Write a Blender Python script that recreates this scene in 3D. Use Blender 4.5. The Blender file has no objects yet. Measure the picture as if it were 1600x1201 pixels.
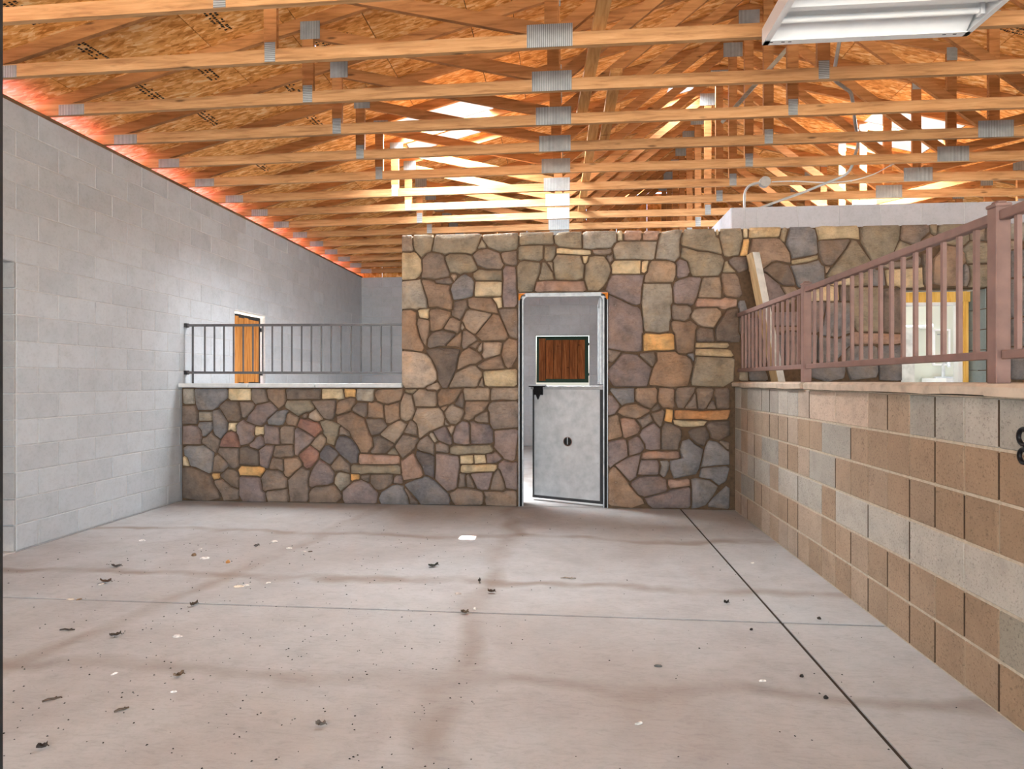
import bpy, bmesh, math, random
from mathutils import Vector, Matrix, Euler
random.seed(7)
scn = bpy.context.scene
COL = scn.collection

# ------------------------------------------------------------------ camera
cam_d = bpy.data.cameras.new('camera'); cam = bpy.data.objects.new('camera', cam_d); COL.objects.link(cam)
cam_d.sensor_width = 36.0; cam_d.lens = 970/1600*36; cam_d.shift_y = -6/1600; cam_d.clip_start = 0.02
cam.location = (0, 0, 1.31); cam.rotation_euler = (math.pi/2, 0, math.atan(85/970))
scn.camera = cam

# ------------------------------------------------------------------ sky, sun, daylight
world = bpy.data.worlds.new('sky'); scn.world = world; world.use_nodes = True
wn = world.node_tree.nodes; wl = world.node_tree.links; wn.clear()
sky = wn.new('ShaderNodeTexSky'); sky.sky_type = 'NISHITA'; sky.sun_disc = False
sky.sun_elevation = math.radians(60); sky.sun_rotation = math.radians(-90); sky.air_density = 1.0; sky.dust_density = 3.0
bgn = wn.new('ShaderNodeBackground'); bgn.inputs[1].default_value = 1.0
wo = wn.new('ShaderNodeOutputWorld'); wl.new(sky.outputs[0], bgn.inputs[0]); wl.new(bgn.outputs[0], wo.inputs[0])

sun_d = bpy.data.lights.new('sun', 'SUN'); sun_d.energy = 120.0; sun_d.angle = 0.0093; sun_d.color = (1, .96, .9)
sun = bpy.data.objects.new('sun', sun_d); COL.objects.link(sun)
SUN_EL = math.radians(72)
sun.rotation_euler = (0, -(math.pi/2-SUN_EL), 0)      # light comes from -X, high

def area(name, loc, rot, sx, sy, power, col=(1, 1, 1), spread=math.pi):
    d = bpy.data.lights.new(name, 'AREA'); d.shape = 'RECTANGLE'; d.size = sx; d.size_y = sy; d.energy = power; d.color = col
    d.spread = spread
    o = bpy.data.objects.new(name, d); COL.objects.link(o); o.location = loc; o.rotation_euler = rot
    return o
SL = 0.262; RX = 1.87; HX = -4.2; HZ = 3.60; RZ = HZ+SL*(RX-HX)
A_ = math.atan(SL)
def roof_z(x): return HZ+SL*(x-HX) if x < RX else RZ-SL*(x-RX)
SKY_L = (-1.95, -0.85, 6.62, 7.74); SKY_R = (3.85, 4.85, 7.86, 8.98); SKY_T = (1.30, 1.66, 7.86, 8.38)
# added fill lamp as bay daylight behind the camera; daylight of three roof lights
area('bay_fill', (0, -4.2, 1.75), (math.radians(90), 0, 0), 8, 3.4, 530, (.84, .93, 1.0))
def rooflight(b, p):
    x = (b[0]+b[1])/2; y = (b[2]+b[3])/2; s = -1 if x < RX else 1
    area('rooflight_daylight', (x, y, roof_z(x)-.004), (0, A_*s, 0), (b[1]-b[0])*.94, (b[3]-b[2])*.94, p, (.95, .98, 1.0), math.radians(152))
rooflight(SKY_L, 420); rooflight(SKY_R, 500); rooflight(SKY_T, 35)

scn.view_settings.view_transform = 'Standard'; scn.view_settings.look = 'None'
scn.view_settings.gamma = 1.0; scn.view_settings.exposure = 0.1; scn.view_settings.use_curve_mapping = False

# ------------------------------------------------------------------ helpers
class MB:
    def __init__(s): s.v = []; s.f = []
    def add(s, vs, fs, M=None):
        n = len(s.v); s.v += [tuple(M @ Vector(v)) if M else tuple(v) for v in vs]; s.f += [tuple(i+n for i in f) for f in fs]; return s
    def box(s, a, b, M=None, ch=0.0):
        x0, y0, z0 = a; x1, y1, z1 = b
        if ch <= 0:
            vs = [(x0,y0,z0),(x1,y0,z0),(x1,y1,z0),(x0,y1,z0),(x0,y0,z1),(x1,y0,z1),(x1,y1,z1),(x0,y1,z1)]
            return s.add(vs, [(0,3,2,1),(4,5,6,7),(0,1,5,4),(1,2,6,5),(2,3,7,6),(3,0,4,7)], M)
        bm = bmesh.new(); bmesh.ops.create_cube(bm, size=1)
        for v in bm.verts:
            v.co = ((x0+x1)/2+v.co.x*(x1-x0), (y0+y1)/2+v.co.y*(y1-y0), (z0+z1)/2+v.co.z*(z1-z0))
        bmesh.ops.bevel(bm, geom=bm.edges[:], offset=ch, segments=1, affect='EDGES')
        bm.verts.index_update(); s.add([v.co[:] for v in bm.verts], [[v.index for v in f.verts] for f in bm.faces], M); bm.free(); return s
    def bar(s, p, q, w, h, up=(0,0,1), ch=0.0):
        p = Vector(p); q = Vector(q); d = q-p; L = d.length; x = d.normalized(); u = Vector(up)
        y = u.cross(x)
        if y.length < 1e-5: y = Vector((0,1,0)).cross(x)
        y.normalize(); z = x.cross(y)
        M = Matrix((x, y, z)).transposed().to_4x4(); M.translation = p
        return s.box((0,-w/2,-h/2), (L,w/2,h/2), M, ch)
    def tube(s, pts, r, n=8, caps=True):
        pts = [Vector(p) for p in pts]; rings = []
        prev = None
        for i, p in enumerate(pts):
            t = (pts[min(i+1,len(pts)-1)]-pts[max(i-1,0)]).normalized()
            if prev is None:
                a = Vector((0,0,1)) if abs(t.z) < .9 else Vector((1,0,0)); prev = a.cross(t).normalized()
            u = (prev-t*prev.dot(t)).normalized(); prev = u; w = t.cross(u)
            rr = r[i] if isinstance(r, (list, tuple)) else r
            rings.append([p+u*math.cos(2*math.pi*k/n)*rr+w*math.sin(2*math.pi*k/n)*rr for k in range(n)])
        vs = [v for R in rings for v in R]; fs = []
        for i in range(len(pts)-1):
            for k in range(n): fs.append((i*n+k, i*n+(k+1)%n, (i+1)*n+(k+1)%n, (i+1)*n+k))
        if caps: fs += [tuple(reversed(range(n))), tuple(range((len(pts)-1)*n, len(pts)*n))]
        return s.add(vs, fs)
    def cyl(s, p, q, r, n=16): return s.tube([p, q], r, n)
    def prism(s, poly, z0, z1, M=None):        # polygon in XY extruded in Z
        n = len(poly); vs = [(x,y,z0) for x,y in poly]+[(x,y,z1) for x,y in poly]
        return s.add(vs, [tuple(reversed(range(n))), tuple(range(n,2*n))]+[(i,(i+1)%n,n+(i+1)%n,n+i) for i in range(n)], M)
    def mesh(s, name, mat=None, smooth=False):
        me = bpy.data.meshes.new(name); me.from_pydata(s.v, [], s.f)
        if mat: me.materials.append(mat)
        if smooth: me.polygons.foreach_set('use_smooth', [True]*len(me.polygons))
        me.update(); return me
def put(name, me, parent=None, loc=(0,0,0), rot=(0,0,0), col=None, kind=None):
    o = bpy.data.objects.new(name, me); COL.objects.link(o); o.location = loc; o.rotation_euler = rot
    if parent: o.parent = parent
    if col: o.color = (*col[:3], 1)
    if kind: o['kind'] = kind
    return o
def obj(name, mb, mat, parent=None, loc=(0,0,0), smooth=False, col=None, kind=None, rot=(0,0,0)):
    return put(name, mb.mesh(name, mat, smooth), parent, loc, rot, col, kind)
def tag(o, label, cat, group=None):
    o['label'] = label; o['category'] = cat
    if group: o['group'] = group
    return o
def thing(name, label, cat, loc=(0,0,0), rotz=0, group=None):
    o = bpy.data.objects.new(name, None); COL.objects.link(o); o.location = loc; o.rotation_euler = (0,0,rotz); o.empty_display_size = .1
    return tag(o, label, cat, group)
def struct(name, loc=(0,0,0)):
    o = bpy.data.objects.new(name, None); COL.objects.link(o); o.location = loc; o['kind'] = 'structure'; return o
def lin(r, g, b): return tuple(((c/255)/12.92 if c/255 <= .04045 else ((c/255+.055)/1.055)**2.4) for c in (r, g, b))

# ------------------------------------------------------------------ materials
class NT:
    def __init__(s, name, rough=.7, metal=0.0):
        s.m = bpy.data.materials.new(name); s.m.use_nodes = True; s.t = s.m.node_tree; s.b = s.t.nodes['Principled BSDF']
        s.b.inputs['Roughness'].default_value = rough; s.b.inputs['Metallic'].default_value = metal
        if 'Specular IOR Level' in s.b.inputs: s.b.inputs['Specular IOR Level'].default_value = .3
    def n(s, typ, **kw):
        nd = s.t.nodes.new(typ)
        for k, v in kw.items():
            if k.startswith('i_'): nd.inputs[k[2:].replace('_', ' ')].default_value = v
            else: setattr(nd, k, v)
        return nd
    def l(s, a, b): s.t.links.new(a, b)
    def coord(s, scale=(1,1,1), space='Object', jitter=True, rot=(0,0,0)):
        tc = s.n('ShaderNodeTexCoord'); mp = s.n('ShaderNodeMapping'); mp.inputs['Scale'].default_value = scale; mp.inputs['Rotation'].default_value = rot
        s.l(tc.outputs[space], mp.inputs['Vector'])
        if jitter:
            oi = s.n('ShaderNodeObjectInfo'); mu = s.n('ShaderNodeMath', operation='MULTIPLY'); mu.inputs[1].default_value = 37.0
            s.l(oi.outputs['Random'], mu.inputs[0]); cb = s.n('ShaderNodeCombineXYZ')
            s.l(mu.outputs[0], cb.inputs[0]); s.l(mu.outputs[0], cb.inputs[1]); s.l(mu.outputs[0], cb.inputs[2]); s.l(cb.outputs[0], mp.inputs['Location'])
        return mp.outputs[0]
    def noise(s, vec, scale, detail=4, rough=.55, dist=0):
        nd = s.n('ShaderNodeTexNoise'); nd.inputs['Scale'].default_value = scale; nd.inputs['Detail'].default_value = detail
        nd.inputs['Roughness'].default_value = rough; nd.inputs['Distortion'].default_value = dist
        s.l(vec, nd.inputs['Vector']); return nd.outputs['Fac']
    def ramp(s, fac, stops, interp='LINEAR'):
        r = s.n('ShaderNodeValToRGB'); e = r.color_ramp.elements; r.color_ramp.interpolation = interp
        while len(e) < len(stops): e.new(.5)
        for k, (p, c) in enumerate(stops): e[k].position = p; e[k].color = (*c, 1) if not isinstance(c, (int, float)) else (c, c, c, 1)
        s.l(fac, r.inputs[0]); return r.outputs[0]
    def mix(s, a, b, fac, mode='MIX'):
        m = s.n('ShaderNodeMix', data_type='RGBA', blend_type=mode, clamp_result=False)
        for sock, v in ((m.inputs['Factor'], fac), (m.inputs['A'], a), (m.inputs['B'], b)):
            if isinstance(v, (int, float)): sock.default_value = v
            elif isinstance(v, tuple): sock.default_value = (*v, 1)
            else: s.l(v, sock)
        return m.outputs['Result']
    def math(s, op, a, b=None):
        m = s.n('ShaderNodeMath', operation=op)
        for i, v in enumerate((a, b)):
            if v is None: continue
            if isinstance(v, (int, float)): m.inputs[i].default_value = v
            else: s.l(v, m.inputs[i])
        return m.outputs[0]
    def color(s, c):
        if isinstance(c, tuple): s.b.inputs['Base Color'].default_value = (*c, 1)
        else: s.l(c, s.b.inputs['Base Color'])
        return s
    def bump(s, h, strength=.3, dist=.01):
        b = s.n('ShaderNodeBump'); b.inputs['Strength'].default_value = strength; b.inputs['Distance'].default_value = dist
        s.l(h, b.inputs['Height']); s.l(b.outputs[0], s.b.inputs['Normal']); return s

def m_wood(name, dark, mid, light, scale=(3, 34, 34), rough=.7, knots=True):
    t = NT(name, rough); v = t.coord(scale)
    g = t.noise(v, 1.0, 6, .6, .6); c = t.ramp(g, [(.25, dark), (.5, mid), (.75, light)])
    oi = t.n('ShaderNodeObjectInfo'); br = t.ramp(oi.outputs['Random'], [(0, .86), (1, 1.12)])
    c = t.mix(c, br, 1.0, 'MULTIPLY')
    if knots:
        vo = t.n('ShaderNodeTexVoronoi'); vo.inputs['Scale'].default_value = 1.0; t.l(t.coord((2.2, 9, 9)), vo.inputs['Vector'])
        k = t.ramp(vo.outputs['Distance'], [(.05, 1.0), (.12, 0.0)]); c = t.mix(c, tuple(x*.35 for x in dark), t.math('MULTIPLY', k, .8))
    t.color(c); t.bump(g, .15, .003); return t.m
def m_flat(name, col, rough=.6, metal=0.0, var=.12, scale=14):
    t = NT(name, rough, metal); g = t.noise(t.coord(), scale, 5)
    t.color(t.mix(col, tuple(x*(1-3*var) for x in col), t.ramp(g, [(.42, 0.0), (.75, 1.0)]))); t.bump(g, .1, .002); return t.m
def m_objcol(name, rough=.85, kind='block'):
    t = NT(name, rough); oi = t.n('ShaderNodeObjectInfo'); v = t.coord(jitter=True)
    big = t.noise(v, 7.0, 8, .68); fine = t.noise(v, 90.0, 3, .7)
    c = oi.outputs['Color']
    if kind == 'stone':
        hue = t.noise(v, 3.2, 4, .6, 1.0)
        c = t.mix(c, t.ramp(hue, [(.3, (.80, .84, .92)), (.48, (1, 1, 1)), (.68, (1.16, 1.02, .86))]), .8, 'MULTIPLY')
        c = t.mix(c, t.ramp(big, [(.3, .60), (.5, 1.0), (.72, 1.32)]), 1.0, 'MULTIPLY')
        vn = t.noise(t.coord((1, 1, 1.6)), 11, 8, .75, 2.2); c = t.mix(c, t.ramp(vn, [(.3, .66), (.47, 1.0), (.62, 1.02), (.75, 1.35)]), .8, 'MULTIPLY')
        sp = t.noise(v, 45, 2, .5); c = t.mix(c, (.5, .46, .42), t.ramp(sp, [(.72, 0.0), (.8, .55)]))
        t.color(c); st = t.noise(t.coord((1, 1, 2.2)), 16, 8, .7, .6); t.bump(t.math('ADD', st, t.math('MULTIPLY', fine, .2)), .9, .022)
    elif kind == 'block':
        c = t.mix(c, t.ramp(big, [(.3, .82), (.5, 1.0), (.7, 1.1)]), 1.0, 'MULTIPLY')
        c = t.mix(c, t.ramp(fine, [(.32, .45), (.45, 1.0), (.62, 1.0), (.72, 1.35)]), .75, 'MULTIPLY'); t.color(c); t.bump(fine, .5, .004)
    else:                                       # painted block
        c = t.mix(c, t.ramp(big, [(.3, .9), (.5, 1.0), (.7, 1.05)]), 1.0, 'MULTIPLY')
        c = t.mix(c, t.ramp(t.noise(v, 40, 4, .7), [(.35, .86), (.5, 1.0)]), .6, 'MULTIPLY'); t.color(c); t.bump(fine, .22, .003)
    return t.m
def m_osb():
    t = NT('osb', .75); v = t.coord((1, 1, 1)); oi = t.n('ShaderNodeObjectInfo')
    hs = []
    for rz, sc in ((.5, (14, 48, 9)), (1.7, (15, 52, 9)), (-.6, (16, 44, 9))):
        vo = t.n('ShaderNodeTexVoronoi', feature='F1'); vo.inputs['Scale'].default_value = 1; vo.inputs['Randomness'].default_value = 1.0
        wv = t.n('ShaderNodeTexNoise'); wv.inputs['Scale'].default_value = 4; t.l(v, wv.inputs['Vector'])
        mm = t.n('ShaderNodeMix', data_type='VECTOR'); mm.inputs['Factor'].default_value = .06
        t.l(v, mm.inputs['A']); t.l(wv.outputs['Color'], mm.inputs['B'])
        mp = t.n('ShaderNodeMapping'); mp.inputs['Rotation'].default_value = (0, 0, rz); mp.inputs['Scale'].default_value = sc
        t.l(mm.outputs['Result'], mp.inputs['Vector']); t.l(mp.outputs[0], vo.inputs['Vector'])
        sx = t.n('ShaderNodeSeparateColor'); t.l(vo.outputs['Color'], sx.inputs[0]); hs.append(sx.outputs[0])
    a = t.math('ADD', t.math('MULTIPLY', hs[0], .4), t.math('ADD', t.math('MULTIPLY', hs[1], .3), t.math('MULTIPLY', hs[2], .3)))
    c = t.ramp(a, [(.2, lin(186, 118, 52)), (.42, lin(224, 156, 82)), (.6, lin(238, 174, 102)), (.8, lin(252, 210, 152))])
    t.color(t.mix(c, t.ramp(oi.outputs['Random'], [(0, .88), (1, 1.1)]), 1.0, 'MULTIPLY')); t.bump(a, .4, .004); return t.m
def m_floor():
    t = NT('concrete', .62); tc = t.n('ShaderNodeTexCoord'); v = tc.outputs['Object']; 
    big = t.noise(v, .9, 5, .6, .3); mid = t.noise(v, 6, 6, .65); fine = t.noise(v, 70, 3, .7)
    c = t.ramp(big, [(.3, lin(164, 163, 164)), (.5, lin(178, 180, 182)), (.7, lin(176, 181, 185))])
    c = t.mix(c, t.ramp(mid, [(.3, .86), (.55, 1.02), (.7, 1.06)]), .7, 'MULTIPLY')
    c = t.mix(c, t.ramp(fine, [(.3, .85), (.5, 1.0)]), .4, 'MULTIPLY')
    sx = t.n('ShaderNodeSeparateXYZ'); t.l(v, sx.inputs[0]); X, Y = sx.outputs[0], sx.outputs[1]
    wob = t.math('MULTIPLY', t.math('SUBTRACT', t.noise(v, 1.1, 3), .5), .55)
    patch = t.noise(v, 1.7, 3)
    def line(expr, w, amt, col, lo=.38):
        nonlocal c
        d = t.math('ABSOLUTE', t.math('ADD', expr, wob)); f = t.ramp(t.math('DIVIDE', d, w), [(0, 1.0), (.35, .8), (1, 0.0)])
        f = t.math('MULTIPLY', t.math('MULTIPLY', f, amt), t.ramp(patch, [(lo, .35), (lo+.2, 1.0)])); c = t.mix(c, col, f)
    stain = lin(132, 117, 104); st2 = lin(138, 130, 124)
    line(t.math('SUBTRACT', Y, 5.18), .08, .75, stain); line(t.math('SUBTRACT', Y, 3.98), .08, .75, stain); line(t.math('SUBTRACT', Y, 2.68), .08, .65, st2)
    line(t.math('ADD', X, .50), .11, .6, stain); line(t.math('ADD', X, t.math('ADD', t.math('MULTIPLY', Y, -.18), 3.0)), .10, .55, stain)
    # dusty grime toward the foreground left corner
    gr = t.ramp(t.noise(v, .55, 3), [(.45, 0.0), (.62, .4)]); c = t.mix(c, lin(150, 140, 132), gr)
    sw = t.noise(t.coord((1.2, 4, 1), jitter=False, rot=(0, 0, .5)), 9, 8, .75, 1.5); c = t.mix(c, t.ramp(sw, [(.32, .8), (.5, 1.0), (.7, 1.05)]), .8, 'MULTIPLY')
    t.color(c); t.bump(t.math('ADD', mid, t.math('MULTIPLY', fine, .4)), .12, .006); return t.m
def m_galv(name, ribs=0):
    t = NT(name, .5, .45)
    v = t.coord(jitter=True); g = t.noise(v, 9, 4, .6); c = t.ramp(g, [(.3, lin(168, 172, 176)), (.7, lin(196, 199, 202))])
    if ribs:
        w = t.n('ShaderNodeTexWave', wave_type='BANDS', bands_direction='X'); w.inputs['Scale'].default_value = ribs
        t.l(t.coord(jitter=False), w.inputs['Vector']); c = t.mix(c, t.ramp(w.outputs['Fac'], [(.1, .45), (.5, 1.0)]), 1.0, 'MULTIPLY'); t.bump(w.outputs['Fac'], .5, .003)
        t.b.inputs['Metallic'].default_value = .2; t.b.inputs['Roughness'].default_value = .6; c = t.mix(c, lin(222, 226, 226), 1.0, 'MULTIPLY')
    t.color(c); return t.m

M = {}
M['chord'] = m_wood('chord_wood', lin(136, 96, 60), lin(180, 136, 92), lin(198, 156, 112))
M['web'] = m_wood('web_wood', lin(126, 82, 44), lin(172, 118, 70), lin(192, 138, 88))
M['runner'] = m_wood('runner_wood', lin(160, 104, 54), lin(206, 150, 90), lin(224, 176, 118), (34, 3, 34))
M['osb'] = m_osb()
M['stone'] = m_objcol('field_stone', .82, 'stone')
M['block'] = m_objcol('split_block', .9, 'block')
M['paint_block'] = m_objcol('painted_block', .75, 'paint')
M['mortar'] = m_flat('mortar_brown', lin(96, 76, 58), .95, 0, .14, 30)
M['mortar_tan'] = m_flat('mortar_tan', lin(186, 174, 156), .95, 0, .1, 40)
M['mortar_dark'] = m_flat('joint_dark', lin(70, 52, 38), .95, 0, .1, 40)  # dark brown of the vertical joint strips
M['mortar_gray'] = m_flat('mortar_gray', lin(192, 194, 196), .9, 0, .06, 40)
M['floor'] = m_floor()
M['joint'] = m_flat('joint_dirt', lin(62, 52, 44), .95, 0, .15, 30)
M['cap'] = m_flat('cap_concrete', lin(196, 180, 162), .85, 0, .12, 12)
M['cap_grey'] = m_flat('cap_paint', lin(206, 208, 208), .7, 0, .05, 12)
M['rail_grey'] = m_flat('rail_steel', lin(104, 104, 106), .5, .5, .08, 20)
M['rail_brown'] = m_flat('rail_paint', lin(132, 106, 99), .55, 0, .08, 10)
M['galv'] = m_galv('galvanized'); M['nail_plate'] = m_galv('nail_plate', 24)
M['steel_frame'] = m_flat('steel_frame', lin(158, 160, 162), .45, .6, .1, 20)
M['dark_steel'] = m_flat('dark_steel', lin(62, 62, 64), .5, .5, .1, 20)
M['black'] = m_flat('black_gap', lin(18, 17, 17), .7, 0, .05, 20)
M['rust'] = m_flat('rust_orange', lin(206, 122, 40), .8, 0, .12, 20)
M['white'] = m_flat('white_enamel', lin(238, 238, 238), .35, 0, .02, 8)
M['tube'] = m_flat('lamp_tube', lin(244, 244, 242), .25, 0, .01, 8)
M['board'] = m_wood('rough_board', lin(120, 70, 26), lin(186, 124, 60), lin(206, 150, 84), (34, 34, 2.6))
M['board_dark'] = m_wood('weathered_board', lin(84, 42, 14), lin(140, 80, 36), lin(176, 116, 66), (34, 34, 2.6))
M['green'] = m_flat('green_steel', lin(40, 66, 52), .5, .2, .08, 20)
M['post_white'] = m_flat('post_whitewash', lin(208, 206, 200), .8, 0, .16, 7)
M['post_tan'] = m_wood('post_wood', lin(132, 108, 78), lin(176, 150, 112), lin(196, 172, 136), (34, 34, 3))
M['brace_grey'] = m_wood('brace_wood', lin(128, 120, 108), lin(160, 152, 138), lin(180, 172, 158), (3, 34, 34))
M['stud'] = m_wood('stud_wood', lin(196, 140, 52), lin(226, 176, 84), lin(238, 200, 120), (34, 34, 3))
M['drywall'] = m_flat('drywall', lin(200, 203, 190), .9, 0, .03, 3)
M['conduit'] = m_flat('conduit_grey', lin(168, 168, 166), .5, .3, .06, 30)
M['iron'] = m_flat('black_iron', lin(26, 24, 26), .5, .5, .05, 20)
M['bounce_pink'] = m_flat('eave_bounce_pink', lin(238, 150, 212), .95, 0, .08, 3)  # pink of the added reflector outside the left eaves
M['earth'] = m_flat('earth', lin(176, 164, 146), .95, 0, .08, 3)
M['plate_wood'] = m_wood('sill_wood', lin(96, 74, 52), lin(124, 98, 70), lin(146, 118, 88), (34, 3, 34))
tp = NT('roof_pane', .4); tr = tp.n('ShaderNodeBsdfTranslucent'); tr.inputs[0].default_value = (.2, .2, .205, 1)   # frosted acrylic
df = tp.n('ShaderNodeBsdfDiffuse'); df.inputs['Color'].default_value = (.7, .7, .7, 1)
mx = tp.n('ShaderNodeMixShader'); mx.inputs[0].default_value = .3; tp.l(tr.outputs[0], mx.inputs[1]); tp.l(df.outputs[0], mx.inputs[2])
tp.l(mx.outputs[0], tp.t.nodes['Material Output'].inputs['Surface']); M['pane'] = tp.m

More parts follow.
